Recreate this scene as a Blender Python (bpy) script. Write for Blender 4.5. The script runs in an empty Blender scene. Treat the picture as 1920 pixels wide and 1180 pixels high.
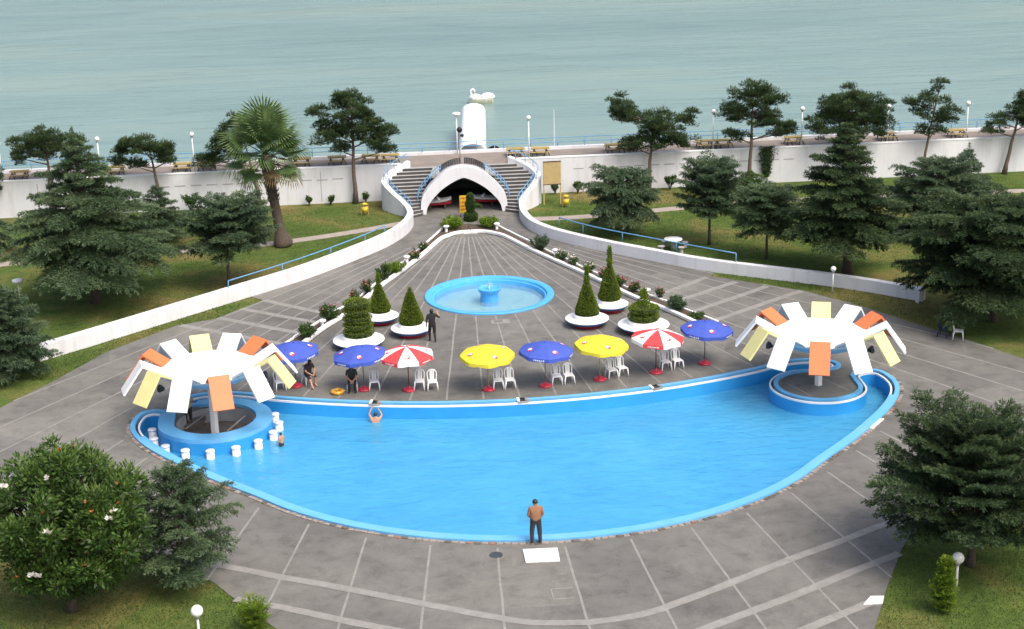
import bpy, bmesh, math, random
import numpy as np
from mathutils import Vector, Matrix
from mathutils.geometry import tessellate_polygon
random.seed(7); rng = np.random.default_rng(7)
R = math.radians; PI = math.pi
S = bpy.context.scene
COL = S.collection

# ------------------------------------------------------------------ camera, sky, sun, exposure
cam_d = bpy.data.cameras.new('camera'); cam = bpy.data.objects.new('camera', cam_d); COL.objects.link(cam)
right = Vector((0.99450609, -0.10226595, -0.0223453)); up = Vector((0.05278812, 0.30562166, 0.9506886)); fwd = Vector((0.09039387, 0.94664517, -0.30934103))
m = Matrix.Identity(4)
for i in range(3):
    m[i][0] = right[i]; m[i][1] = up[i]; m[i][2] = -fwd[i]
m.translation = (-6.455, -79.37, 25.06)
cam.matrix_world = m
cam_d.sensor_width = 36; cam_d.lens = 2909.1/1920*36; cam_d.clip_end = 8000; cam_d.clip_start = 0.5
S.camera = cam
SUN_EL, SUN_AZ = R(56), math.atan2(0.75, -1.0)      # sun stands behind the camera, to its right
world = bpy.data.worlds.new('World'); S.world = world; world.use_nodes = True
wn = world.node_tree.nodes; wl = world.node_tree.links
sky = wn.new('ShaderNodeTexSky'); sky.sky_type = 'NISHITA'; sky.sun_disc = False
sky.sun_elevation = SUN_EL; sky.sun_rotation = SUN_AZ
sky.air_density = 1.0; sky.dust_density = 7.0; sky.ozone_density = 0.6; sky.altitude = 0
wl.new(sky.outputs[0], wn['Background'].inputs[0]); wn['Background'].inputs[1].default_value = 0.15
sun_d = bpy.data.lights.new('sun', 'SUN'); sun_d.energy = 1.0; sun_d.angle = R(28); sun_d.color = (1.0, 0.975, 0.94)
sun = bpy.data.objects.new('sun', sun_d); COL.objects.link(sun)
sdir = Vector((math.sin(SUN_AZ)*math.cos(SUN_EL), math.cos(SUN_AZ)*math.cos(SUN_EL), math.sin(SUN_EL)))
sun.rotation_euler = sdir.to_track_quat('Z', 'Y').to_euler(); sun.location = (20, -30, 60)
S.view_settings.view_transform = 'Standard'; S.view_settings.look = 'None'; S.view_settings.gamma = 1.0
S.view_settings.exposure = 0.76
S.render.engine = 'CYCLES'

# ------------------------------------------------------------------ materials
def srgb(r, g, b):
    f = lambda c: (c/255/12.92) if c/255 <= 0.04045 else ((c/255+0.055)/1.055)**2.4
    return (f(r), f(g), f(b))
MATS = {}
def new_mat(name):
    mt = bpy.data.materials.new(name); mt.use_nodes = True; MATS[name] = mt
    nt = mt.node_tree; return mt, nt, nt.nodes['Principled BSDF']
def noise(nt, scale, detail=5, rough=0.6, vec=None, dist=0.0):
    n = nt.nodes.new('ShaderNodeTexNoise'); n.inputs['Scale'].default_value = scale; n.inputs['Detail'].default_value = detail
    n.inputs['Roughness'].default_value = rough; n.inputs['Distortion'].default_value = dist
    if vec: nt.links.new(vec, n.inputs['Vector'])
    return n
def ramp(nt, fac, stops):
    r = nt.nodes.new('ShaderNodeValToRGB'); e = r.color_ramp.elements
    while len(e) < len(stops): e.new(0.5)
    for el, (p, c) in zip(e, stops):
        el.position = p; el.color = (c[0], c[1], c[2], 1)
    nt.links.new(fac, r.inputs[0]); return r
def mixc(nt, fac, a, b, mode='MIX'):
    n = nt.nodes.new('ShaderNodeMix'); n.data_type = 'RGBA'; n.blend_type = mode
    for k, v in ((0, fac), (6, a), (7, b)):
        if isinstance(v, (int, float)): n.inputs[k].default_value = v
        elif isinstance(v, tuple): n.inputs[k].default_value = (v[0], v[1], v[2], 1)
        else: nt.links.new(v, n.inputs[k])
    return n.outputs[2]
def objco(nt, scale=(1, 1, 1), rot=(0, 0, 0), world_space=True):
    mp = nt.nodes.new('ShaderNodeMapping'); mp.inputs['Scale'].default_value = scale; mp.inputs['Rotation'].default_value = rot
    if world_space:
        g = nt.nodes.new('ShaderNodeNewGeometry'); nt.links.new(g.outputs['Position'], mp.inputs[0])
    else:
        g = nt.nodes.new('ShaderNodeTexCoord'); nt.links.new(g.outputs['Object'], mp.inputs[0])
    return mp.outputs[0]
def bump(nt, b, height, strength, dist=0.02):
    n = nt.nodes.new('ShaderNodeBump'); n.inputs['Strength'].default_value = strength; n.inputs['Distance'].default_value = dist
    nt.links.new(height, n.inputs['Height']); nt.links.new(n.outputs[0], b.inputs['Normal'])
def plain(name, col, rough=0.6, var=0.12, scale=3.0, metal=0.0, bumpk=0.0, dirt=None, spec=None):
    mt, nt, b = new_mat(name)
    v = objco(nt)
    n = noise(nt, scale, 6, 0.65, v)
    lo = tuple(c*(1-var) for c in col); hi = tuple(min(1, c*(1+var)) for c in col)
    r = ramp(nt, n.outputs[0], [(0.3, lo), (0.7, hi)])
    out = r.outputs[0]
    if dirt:
        n2 = noise(nt, scale*0.35, 8, 0.75, v, 0.4)
        k = ramp(nt, n2.outputs[0], [(0.5, (0, 0, 0)), (0.75, (1, 1, 1))])
        sc = nt.nodes.new('ShaderNodeMath'); sc.operation = 'MULTIPLY'; sc.inputs[1].default_value = dirt[1]
        nt.links.new(k.outputs[0], sc.inputs[0])
        out = mixc(nt, sc.outputs[0], out, dirt[0])
    nt.links.new(out, b.inputs['Base Color'])
    b.inputs['Roughness'].default_value = rough; b.inputs['Metallic'].default_value = metal
    if spec is not None: b.inputs['Specular IOR Level'].default_value = spec
    if bumpk: bump(nt, b, n.outputs[0], bumpk)
    return mt
WHITE = plain('white_paint', (0.74, 0.75, 0.75), 0.55, 0.03, 1.2, dirt=((0.55, 0.54, 0.5), 0.25))
WALLW = plain('white_wall_paint', (0.63, 0.645, 0.68), 0.7, 0.05, 0.5, bumpk=0.05, dirt=((0.45, 0.45, 0.43), 0.35))
_nt = WALLW.node_tree; _b = _nt.nodes['Principled BSDF']; _src = _b.inputs['Base Color'].links[0].from_socket
_n = noise(_nt, 1, 6, 0.7, objco(_nt, (1.6, 1.6, 0.16)), 0.3); _k = ramp(_nt, _n.outputs[0], [(0.50, (0, 0, 0)), (0.72, (0.55, 0.55, 0.55))])
_nt.links.new(mixc(_nt, _k.outputs[0], _src, (0.42, 0.42, 0.425)), _b.inputs['Base Color'])
PLASTIC = plain('white_plastic', (0.75, 0.76, 0.78), 0.35, 0.02, 2)
BLUEC = plain('coping_blue_paint', (0.115, 0.385, 0.68), 0.5, 0.06, 1.5, dirt=((0.24, 0.42, 0.58), 0.55))
BLUEW = plain('pool_wall_blue', (0.022, 0.27, 0.60), 0.45, 0.08, 0.8, dirt=((0.03, 0.32, 0.62), 0.5))
BLUEF = plain('fountain_blue', (0.07, 0.36, 0.76), 0.5, 0.08, 1.5, dirt=((0.12, 0.4, 0.62), 0.5))
RAILB = plain('rail_blue_paint', (0.11, 0.28, 0.48), 0.45, 0.1, 2)
POOLF = plain('pool_floor_blue', (0.045, 0.37, 0.86), 0.6, 0.06, 0.35, dirt=((0.08, 0.36, 0.68), 0.35))
ORANGE = plain('orange_paint', (0.72, 0.165, 0.055), 0.55, 0.05, 2, dirt=((0.5, 0.13, 0.06), 0.3))
YELLOWP = plain('pale_yellow_paint', (0.66, 0.61, 0.27), 0.55, 0.05, 2, dirt=((0.5, 0.45, 0.22), 0.3))
PALEB = plain('pale_blue_underside', (0.35, 0.52, 0.64), 0.6, 0.05, 2)
SOIL = plain('bed_soil', (0.075, 0.052, 0.036), 0.95, 0.5, 4, bumpk=0.6, dirt=((0.05, 0.06, 0.02), 0.6))
DARK = plain('dark_gutter', (0.035, 0.045, 0.055), 0.8, 0.3, 4)
BLACK = plain('black_metal', (0.015, 0.015, 0.017), 0.4, 0.2, 3)
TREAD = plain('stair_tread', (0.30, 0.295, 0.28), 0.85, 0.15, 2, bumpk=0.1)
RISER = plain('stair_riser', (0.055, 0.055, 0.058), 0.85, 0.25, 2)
PITG = plain('pit_grey_render', (0.33, 0.33, 0.34), 0.85, 0.12, 1.2, dirt=((0.12, 0.11, 0.1), 0.5))
BARK = plain('bark', (0.075, 0.058, 0.045), 0.95, 0.4, 9, bumpk=0.6)
PINEBARK = plain('pine_bark', (0.12, 0.09, 0.072), 0.95, 0.35, 8, bumpk=0.6)
REDB = plain('red_plastic', (0.42, 0.025, 0.05), 0.4, 0.1, 4)
YELB = plain('yellow_board', (0.62, 0.42, 0.03), 0.55, 0.08, 3)
TANB = plain('tan_board', (0.40, 0.31, 0.14), 0.6, 0.12, 3)
REDT = plain('red_lettering', (0.45, 0.05, 0.02), 0.6, 0.1, 5)
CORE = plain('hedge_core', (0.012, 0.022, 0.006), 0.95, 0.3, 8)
GLOBE = plain('white_globe_glass', (0.8, 0.8, 0.8), 0.2, 0.02, 3)
PATHM = plain('path_paving', (0.30, 0.26, 0.23), 0.9, 0.15, 1.5, dirt=((0.2, 0.18, 0.12), 0.4))
BRICK = plain('brick_worn', (0.25, 0.215, 0.19), 0.9, 0.3, 5, bumpk=0.3, dirt=((0.33, 0.32, 0.29), 0.7))
BRICKR = plain('brick_red', (0.24, 0.14, 0.105), 0.9, 0.35, 5, bumpk=0.3)
BRICKD = plain('brick_dark', (0.12, 0.10, 0.085), 0.9, 0.35, 5, bumpk=0.3)
STRIP = plain('strip_concrete', (0.225, 0.222, 0.208), 0.9, 0.16, 2.2, dirt=((0.17, 0.165, 0.15), 0.8))
WOODY = plain('yellow_bench_wood', (0.36, 0.27, 0.085), 0.6, 0.2, 3)
SKIN = plain('skin', (0.42, 0.23, 0.15), 0.55, 0.06, 8)
HAIR = plain('black_hair', (0.012, 0.01, 0.009), 0.5, 0.2, 20)
def cloth(name, c): return plain(name, c, 0.85, 0.15, 6)
SHB = cloth('brown_shirt', (0.25, 0.13, 0.075)); TRD = cloth('dark_trousers', (0.028, 0.026, 0.03)); SHK = cloth('black_shirt', (0.012, 0.012, 0.014))
SHG = cloth('charcoal_top', (0.03, 0.031, 0.029)); SHT = cloth('beige_shirt', (0.42, 0.36, 0.22)); SHM = cloth('maroon_dark_top', (0.03, 0.018, 0.022))
UBLUE = plain('umbrella_blue', (0.042, 0.082, 0.40), 0.7, 0.1, 3); URED = plain('umbrella_red', (0.66, 0.045, 0.05), 0.7, 0.08, 3)
UWHITE = plain('umbrella_white', (0.76, 0.76, 0.77), 0.7, 0.05, 3); UYEL = plain('umbrella_yellow', (0.72, 0.56, 0.03), 0.7, 0.06, 3)

def mat_concrete():
    mt, nt, b = new_mat('plaza_concrete'); v = objco(nt)
    a = noise(nt, 0.16, 7, 0.62, v, 0.6); c = noise(nt, 1.1, 8, 0.72, v, 0.3); d = noise(nt, 14, 4, 0.7, v)
    base = ramp(nt, a.outputs[0], [(0.28, (0.098, 0.096, 0.092)), (0.5, (0.130, 0.128, 0.120)), (0.74, (0.172, 0.169, 0.156))])
    k = ramp(nt, c.outputs[0], [(0.3, (0.66, 0.65, 0.63)), (0.48, (1, 1, 1)), (0.75, (1.22, 1.22, 1.19))])
    x = mixc(nt, 1.0, base.outputs[0], k.outputs[0], 'MULTIPLY')
    k2 = ramp(nt, d.outputs[0], [(0.3, (0.86, 0.86, 0.86)), (0.7, (1.1, 1.1, 1.1))])
    x = mixc(nt, 1.0, x, k2.outputs[0], 'MULTIPLY')
    s = noise(nt, 0.55, 9, 0.8, objco(nt, (1, 0.6, 1), (0, 0, 0.4)), 1.4)
    ks = ramp(nt, s.outputs[0], [(0.56, (0, 0, 0)), (0.72, (0.7, 0.7, 0.7))])
    x = mixc(nt, ks.outputs[0], x, (0.205, 0.20, 0.187))
    s2 = noise(nt, 0.4, 9, 0.8, objco(nt, (0.7, 1, 1), (0, 0, 2.4)), 1.0)
    ks2 = ramp(nt, s2.outputs[0], [(0.55, (0, 0, 0)), (0.72, (0.75, 0.75, 0.75))])
    x = mixc(nt, ks2.outputs[0], x, (0.078, 0.075, 0.069))
    # every slab between the radial strips was cast with a tone of its own
    sx = nt.nodes.new('ShaderNodeSeparateXYZ'); g = nt.nodes.new('ShaderNodeNewGeometry'); nt.links.new(g.outputs['Position'], sx.inputs[0])
    def mth(op, a, b_=None):
        q = nt.nodes.new('ShaderNodeMath'); q.operation = op
        for i, v_ in enumerate((a, b_)):
            if v_ is None: continue
            if isinstance(v_, (int, float)): q.inputs[i].default_value = v_
            else: nt.links.new(v_, q.inputs[i])
        return q.outputs[0]
    dy = mth('SUBTRACT', 17.4, sx.outputs[1]); an = mth('FLOOR', mth('DIVIDE', mth('ARCTAN2', sx.outputs[0], dy), R(2.95)))
    rd = mth('FLOOR', mth('DIVIDE', mth('SQRT', mth('ADD', mth('MULTIPLY', sx.outputs[0], sx.outputs[0]), mth('MULTIPLY', dy, dy))), 5.7))
    cb = nt.nodes.new('ShaderNodeCombineXYZ'); nt.links.new(an, cb.inputs[0]); nt.links.new(rd, cb.inputs[1])
    wn_ = nt.nodes.new('ShaderNodeTexWhiteNoise'); wn_.noise_dimensions = '2D'; nt.links.new(cb.outputs[0], wn_.inputs['Vector'])
    kt_ = ramp(nt, wn_.outputs['Value'], [(0.0, (0.90, 0.895, 0.885)), (0.5, (1, 1, 0.985)), (1.0, (1.10, 1.095, 1.06))])
    x = mixc(nt, 1.0, x, kt_.outputs[0], 'MULTIPLY')
    nt.links.new(x, b.inputs['Base Color']); b.inputs['Roughness'].default_value = 0.85
    bump(nt, b, d.outputs[0], 0.25, 0.01); return mt
CONC = mat_concrete()
def mat_lawn():
    mt, nt, b = new_mat('lawn_grass'); v = objco(nt)
    a = noise(nt, 0.14, 6, 0.6, v, 0.8); c = noise(nt, 1.6, 8, 0.75, v, 0.3); d = noise(nt, 22, 3, 0.7, objco(nt, (1, 0.5, 1)))
    base = ramp(nt, a.outputs[0], [(0.3, (0.050, 0.088, 0.020)), (0.50, (0.078, 0.115, 0.030)), (0.60, (0.13, 0.125, 0.045)), (0.74, (0.19, 0.15, 0.07))])
    k = ramp(nt, c.outputs[0], [(0.3, (0.6, 0.66, 0.55)), (0.5, (1, 1, 1)), (0.75, (1.35, 1.25, 1.1))])
    x = mixc(nt, 1.0, base.outputs[0], k.outputs[0], 'MULTIPLY')
    k2 = ramp(nt, d.outputs[0], [(0.3, (0.68, 0.7, 0.68)), (0.7, (1.3, 1.3, 1.2))])
    x = mixc(nt, 1.0, x, k2.outputs[0], 'MULTIPLY')
    nt.links.new(x, b.inputs['Base Color']); b.inputs['Roughness'].default_value = 1.0; b.inputs['Specular IOR Level'].default_value = 0.1
    bump(nt, b, d.outputs[0], 0.8, 0.05); return mt
LAWN = mat_lawn()
def mat_sea():
    mt, nt, b = new_mat('sea_water')
    a = noise(nt, 1, 4, 0.55, objco(nt, (0.012, 0.05, 1), (0, 0, 0.04)), 0.3)
    c = ramp(nt, a.outputs[0], [(0.3, (0.150, 0.236, 0.222)), (0.5, (0.180, 0.270, 0.252)), (0.7, (0.215, 0.295, 0.252))])
    a2 = noise(nt, 1, 6, 0.65, objco(nt, (0.07, 0.30, 1), (0, 0, 0.06)), 0.5)
    c2 = ramp(nt, a2.outputs[0], [(0.35, (0.88, 0.90, 0.90)), (0.5, (1, 1, 1)), (0.68, (1.06, 1.05, 1.03))])
    x = mixc(nt, 1.0, c.outputs[0], c2.outputs[0], 'MULTIPLY')
    nt.links.new(x, b.inputs['Base Color']); b.inputs['Roughness'].default_value = 0.22; b.inputs['IOR'].default_value = 1.33
    w = noise(nt, 1, 5, 0.62, objco(nt, (0.15, 0.60, 1), (0, 0, 0.05)), 0.7)
    w2 = noise(nt, 1, 4, 0.6, objco(nt, (1.1, 3.2, 1), (0, 0, -0.1)), 0.4)
    ad = nt.nodes.new('ShaderNodeMath'); ad.operation = 'MULTIPLY_ADD'; ad.inputs[1].default_value = 0.3
    nt.links.new(w2.outputs[0], ad.inputs[0]); nt.links.new(w.outputs[0], ad.inputs[2])
    bump(nt, b, ad.outputs[0], 0.21, 0.5); return mt
SEA = mat_sea()
def mat_pool(name, tint, bs, bst, body, murk):
    mt, nt, b = new_mat(name); nt.nodes.remove(b); out = nt.nodes['Material Output']
    tr = nt.nodes.new('ShaderNodeBsdfTransparent'); tr.inputs[0].default_value = (*tint, 1)
    df = nt.nodes.new('ShaderNodeBsdfDiffuse')
    bn = noise(nt, 0.22, 6, 0.6, objco(nt), 0.8); bn2 = noise(nt, 1.1, 6, 0.7, objco(nt, (0.6, 1.3, 1)), 1.2)
    rp = ramp(nt, bn.outputs[0], [(0.3, tuple(c*0.90 for c in body)), (0.55, body), (0.75, (body[0]*1.25, body[1]*1.10, body[2]*1.04))])
    rp2 = ramp(nt, bn2.outputs[0], [(0.32, (0.78, 0.88, 0.93)), (0.5, (1, 1, 1)), (0.70, (1.18, 1.08, 1.03))])
    nt.links.new(mixc(nt, 1.0, rp.outputs[0], rp2.outputs[0], 'MULTIPLY'), df.inputs[0])
    m0 = nt.nodes.new('ShaderNodeMixShader'); m0.inputs[0].default_value = murk
    nt.links.new(tr.outputs[0], m0.inputs[1]); nt.links.new(df.outputs[0], m0.inputs[2])
    gl = nt.nodes.new('ShaderNodeBsdfGlossy'); gl.inputs['Roughness'].default_value = 0.08
    fr = nt.nodes.new('ShaderNodeFresnel'); fr.inputs[0].default_value = 1.33
    n = noise(nt, bs, 5, 0.6, objco(nt, (0.7, 1.5, 1)), 0.8)
    bp = nt.nodes.new('ShaderNodeBump'); bp.inputs['Strength'].default_value = bst; bp.inputs['Distance'].default_value = 0.12
    nt.links.new(n.outputs[0], bp.inputs['Height'])
    nt.links.new(bp.outputs[0], gl.inputs['Normal']); nt.links.new(bp.outputs[0], fr.inputs['Normal'])
    mx = nt.nodes.new('ShaderNodeMixShader')
    nt.links.new(fr.outputs[0], mx.inputs[0]); nt.links.new(m0.outputs[0], mx.inputs[1]); nt.links.new(gl.outputs[0], mx.inputs[2])
    nt.links.new(mx.outputs[0], out.inputs[0]); return mt
PWATER = mat_pool('pool_water', (0.80, 0.95, 1.0), 1.5, 0.55, (0.080, 0.405, 0.68), 0.66)
FWATER = mat_pool('fountain_water', (0.86, 0.95, 0.97), 3.0, 0.3, (0.34, 0.56, 0.62), 0.3)
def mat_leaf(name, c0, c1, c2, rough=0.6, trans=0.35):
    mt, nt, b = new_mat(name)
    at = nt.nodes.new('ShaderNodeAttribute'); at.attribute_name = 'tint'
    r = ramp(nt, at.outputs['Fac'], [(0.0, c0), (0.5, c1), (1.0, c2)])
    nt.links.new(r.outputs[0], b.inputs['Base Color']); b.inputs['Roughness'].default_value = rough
    b.inputs['Specular IOR Level'].default_value = 0.25
    tl = nt.nodes.new('ShaderNodeBsdfTranslucent'); nt.links.new(r.outputs[0], tl.inputs[0])
    mx = nt.nodes.new('ShaderNodeMixShader'); mx.inputs[0].default_value = trans
    nt.links.new(b.outputs[0], mx.inputs[1]); nt.links.new(tl.outputs[0], mx.inputs[2])
    nt.links.new(mx.outputs[0], nt.nodes['Material Output'].inputs[0]); return mt
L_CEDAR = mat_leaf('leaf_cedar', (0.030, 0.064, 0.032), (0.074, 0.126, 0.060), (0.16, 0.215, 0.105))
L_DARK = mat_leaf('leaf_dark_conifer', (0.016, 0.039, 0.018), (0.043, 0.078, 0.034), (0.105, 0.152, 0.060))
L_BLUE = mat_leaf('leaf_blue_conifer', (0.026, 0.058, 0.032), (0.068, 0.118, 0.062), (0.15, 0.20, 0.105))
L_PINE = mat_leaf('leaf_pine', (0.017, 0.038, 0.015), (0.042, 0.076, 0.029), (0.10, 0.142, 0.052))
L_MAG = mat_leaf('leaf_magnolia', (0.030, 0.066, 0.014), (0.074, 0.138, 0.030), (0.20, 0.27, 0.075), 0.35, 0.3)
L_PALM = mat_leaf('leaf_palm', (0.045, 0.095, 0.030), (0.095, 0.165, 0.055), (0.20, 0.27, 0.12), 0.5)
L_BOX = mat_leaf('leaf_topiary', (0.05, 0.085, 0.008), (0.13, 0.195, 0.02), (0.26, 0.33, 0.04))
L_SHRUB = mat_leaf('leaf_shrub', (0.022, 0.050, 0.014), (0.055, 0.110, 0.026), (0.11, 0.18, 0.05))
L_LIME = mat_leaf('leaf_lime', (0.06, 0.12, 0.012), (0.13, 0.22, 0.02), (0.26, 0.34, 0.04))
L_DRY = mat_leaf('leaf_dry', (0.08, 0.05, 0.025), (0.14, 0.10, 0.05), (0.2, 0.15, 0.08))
F_PINK = mat_leaf('petal_pink', (0.35, 0.06, 0.07), (0.55, 0.16, 0.16), (0.7, 0.4, 0.38))
F_WHITE = mat_leaf('petal_white', (0.55, 0.5, 0.42), (0.75, 0.72, 0.66), (0.85, 0.85, 0.82))
F_ORANGE = mat_leaf('leaf_orange', (0.25, 0.07, 0.02), (0.4, 0.13, 0.04), (0.5, 0.2, 0.07))
GRASSB = mat_leaf('grass_blades', (0.05, 0.09, 0.02), (0.085, 0.125, 0.032), (0.15, 0.155, 0.055), 0.7, 0.5)

# ------------------------------------------------------------------ helpers
def tag(o, label=None, cat=None, group=None, kind=None):
    if label: o['label'] = label
    if cat: o['category'] = cat
    if group: o['group'] = group
    if kind: o['kind'] = kind
    return o
def thing(name, label, cat, loc=(0, 0, 0), rz=0.0, group=None):
    o = bpy.data.objects.new(name, None); o.empty_display_size = 0.2; COL.objects.link(o)
    o.location = loc; o.rotation_euler = (0, 0, rz); return tag(o, label, cat, group)
def copy_tree(o, parent=None):
    c = o.copy(); COL.objects.link(c)
    if parent:
        c.parent = parent; c.matrix_parent_inverse = o.matrix_parent_inverse
    for ch in list(o.children): copy_tree(ch, c)
    return c
def put(name, mesh, parent=None, loc=(0, 0, 0), rot=(0, 0, 0), scale=(1, 1, 1)):
    o = bpy.data.objects.new(name, mesh); COL.objects.link(o); o.parent = parent
    o.location = loc; o.rotation_euler = rot; o.scale = scale; return o
class MB:
    def __init__(s): s.v = []; s.f = []; s.m = []
    def add(s, vs, fs, mi=0):
        o = len(s.v); s.v += [tuple(p) for p in vs]
        for f in fs: s.f.append(tuple(o+i for i in f)); s.m.append(mi)
        return s
    def box(s, c, d, rz=0.0, mi=0, M=None):
        hx, hy, hz = d[0]/2, d[1]/2, d[2]/2
        vs = [Vector((x, y, z)) for x in (-hx, hx) for y in (-hy, hy) for z in (-hz, hz)]
        T = M if M is not None else Matrix.Translation(c) @ Matrix.Rotation(rz, 4, 'Z')
        return s.add([T @ p for p in vs], [(0, 1, 3, 2), (4, 6, 7, 5), (0, 4, 5, 1), (2, 3, 7, 6), (0, 2, 6, 4), (1, 5, 7, 3)], mi)
    def tube(s, pts, rad, n=8, mi=0, cap=True):
        pts = [Vector(p) for p in pts]
        if not hasattr(rad, '__len__'): rad = [rad]*len(pts)
        vs = []
        ref = Vector((0, 0, 1))
        d0 = (pts[-1]-pts[0])
        if abs(d0.normalized().z) > 0.85: ref = Vector((1, 0, 0))
        for i, p in enumerate(pts):
            d = (pts[min(i+1, len(pts)-1)]-pts[max(i-1, 0)]).normalized()
            a = d.cross(ref)
            a = a.normalized() if a.length > 1e-5 else Vector((0, 1, 0))
            b = d.cross(a)
            for k in range(n):
                t = 2*PI*k/n; vs.append(p+(a*math.cos(t)+b*math.sin(t))*rad[i])
        fs = [(i*n+k, i*n+(k+1) % n, (i+1)*n+(k+1) % n, (i+1)*n+k) for i in range(len(pts)-1) for k in range(n)]
        if cap: fs += [tuple(range(n-1, -1, -1)), tuple((len(pts)-1)*n+k for k in range(n))]
        return s.add(vs, fs, mi)
    def lathe(s, prof, n=24, c=(0, 0, 0), mi=0, mis=None, cap=True):
        vs = [(c[0]+r*math.cos(2*PI*k/n), c[1]+r*math.sin(2*PI*k/n), c[2]+z) for r, z in prof for k in range(n)]
        o = len(s.v); s.v += vs
        for i in range(len(prof)-1):
            for k in range(n):
                s.f.append((o+i*n+k, o+i*n+(k+1) % n, o+(i+1)*n+(k+1) % n, o+(i+1)*n+k)); s.m.append(mis[i] if mis else mi)
        if cap:
            s.f.append(tuple(o+k for k in range(n-1, -1, -1))); s.m.append(mis[0] if mis else mi)
            s.f.append(tuple(o+(len(prof)-1)*n+k for k in range(n))); s.m.append(mis[-1] if mis else mi)
        return s
    def prism(s, poly, z0, z1, mi=0, side=None):
        n = len(poly); p2 = [Vector((p[0], p[1], 0)) for p in poly]
        tri = tessellate_polygon([p2]); o = len(s.v)
        s.v += [(p[0], p[1], z0) for p in poly]+[(p[0], p[1], z1) for p in poly]
        for t in tri:
            s.f.append((o+t[0], o+t[1], o+t[2])); s.m.append(mi)
            s.f.append((o+n+t[2], o+n+t[1], o+n+t[0])); s.m.append(mi)
        for i in range(n):
            j = (i+1) % n; s.f.append((o+i, o+j, o+n+j, o+n+i)); s.m.append(mi if side is None else side)
        return s
    def strip(s, a, b, mi=0, closed=False):
        n = len(a); o = len(s.v); s.v += [tuple(p) for p in a]+[tuple(p) for p in b]
        for i in range(n if closed else n-1):
            j = (i+1) % n; s.f.append((o+i, o+j, o+n+j, o+n+i)); s.m.append(mi)
        return s
    def mesh(s, name, mats, smooth=False, fix=True):
        me = bpy.data.meshes.new(name); me.from_pydata(s.v, [], s.f)
        for mt in (mats if isinstance(mats, (list, tuple)) else [mats]): me.materials.append(mt)
        me.polygons.foreach_set('material_index', s.m)
        if fix:
            bm = bmesh.new(); bm.from_mesh(me); bmesh.ops.recalc_face_normals(bm, faces=bm.faces); bm.to_mesh(me); bm.free()
        if smooth: me.polygons.foreach_set('use_smooth', [True]*len(me.polygons))
        me.update(); return me
    def build(s, name, mats, parent=None, smooth=False, loc=(0, 0, 0), bevel=0.0, auto=None, fix=True):
        o = put(name, s.mesh(name, mats, smooth or auto is not None, fix), parent, loc)
        if bevel:
            md = o.modifiers.new('bevel', 'BEVEL'); md.width = bevel; md.segments = 2; md.limit_method = 'ANGLE'; md.angle_limit = R(35)
        if auto is not None:
            bm = bmesh.new(); bm.from_mesh(o.data)
            for e in bm.edges:
                if len(e.link_faces) == 2 and e.calc_face_angle(0) > auto: e.smooth = False
            bm.to_mesh(o.data); bm.free()
        return o
def flat(name, outer, holes, z, mat, parent=None):
    loops = [[Vector((p[0], p[1], 0)) for p in l] for l in [outer]+holes]
    tri = tessellate_polygon(loops); pts = [p for l in loops for p in l]
    me = bpy.data.meshes.new(name); me.from_pydata([(p.x, p.y, z) for p in pts], [], [tuple(t) for t in tri])
    bm = bmesh.new(); bm.from_mesh(me)
    for f in bm.faces:
        f.normal_update()
        if f.normal.z < 0: f.normal_flip()
    bm.to_mesh(me); bm.free(); me.materials.append(mat); return put(name, me, parent)
def catmull(p, n=6, closed=False):
    P = [Vector(q) for q in p]; N = len(P); out = []
    for i in range(N if closed else N-1):
        g = (lambda k: P[k % N]) if closed else (lambda k: P[max(0, min(N-1, k))])
        a, b, c, d = g(i-1), g(i), g(i+1), g(i+2)
        for k in range(n):
            t = k/n
            out.append(0.5*((2*b)+(-a+c)*t+(2*a-5*b+4*c-d)*t*t+(-a+3*b-3*c+d)*t**3))
    if not closed: out.append(P[-1])
    return out
def offset2(path, w, closed=False):
    out = []; N = len(path)
    for i, p in enumerate(path):
        a = path[(i-1) % N] if closed or i > 0 else p; b = path[(i+1) % N] if closed or i < N-1 else p
        d = Vector((b[0]-a[0], b[1]-a[1])); d = d.normalized() if d.length > 1e-9 else Vector((1, 0))
        ww = w[i] if hasattr(w, '__len__') else w
        out.append(Vector((p[0]-d.y*ww, p[1]+d.x*ww)))
    return out
def inside(x, y, poly):
    r = False; j = len(poly)-1
    for i in range(len(poly)):
        xi, yi = poly[i][0], poly[i][1]; xj, yj = poly[j][0], poly[j][1]
        if (yi > y) != (yj > y) and x < (xj-xi)*(y-yi)/(yj-yi)+xi: r = not r
        j = i
    return r
def wall_along(mb, inner, thick, z0, z1, mi=0):
    """solid wall: inner edge path, thickness to the left of travel, z0/z1 scalars or lists"""
    o = offset2(inner, thick); n = len(inner)
    g = lambda z, i: z[i] if hasattr(z, '__len__') else z
    A = [(inner[i][0], inner[i][1], g(z0, i)) for i in range(n)]; B = [(inner[i][0], inner[i][1], g(z1, i)) for i in range(n)]
    Cc = [(o[i].x, o[i].y, g(z1, i)) for i in range(n)]; D = [(o[i].x, o[i].y, g(z0, i)) for i in range(n)]
    off = len(mb.v); mb.v += A+B+Cc+D
    for i in range(n-1):
        for a, b in ((0, 1), (1, 2), (2, 3), (3, 0)):
            mb.f.append((off+a*n+i, off+a*n+i+1, off+b*n+i+1, off+b*n+i)); mb.m.append(mi)
    for i in (0, n-1): mb.f.append((off+i, off+n+i, off+2*n+i, off+3*n+i)); mb.m.append(mi)
    return mb

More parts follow.
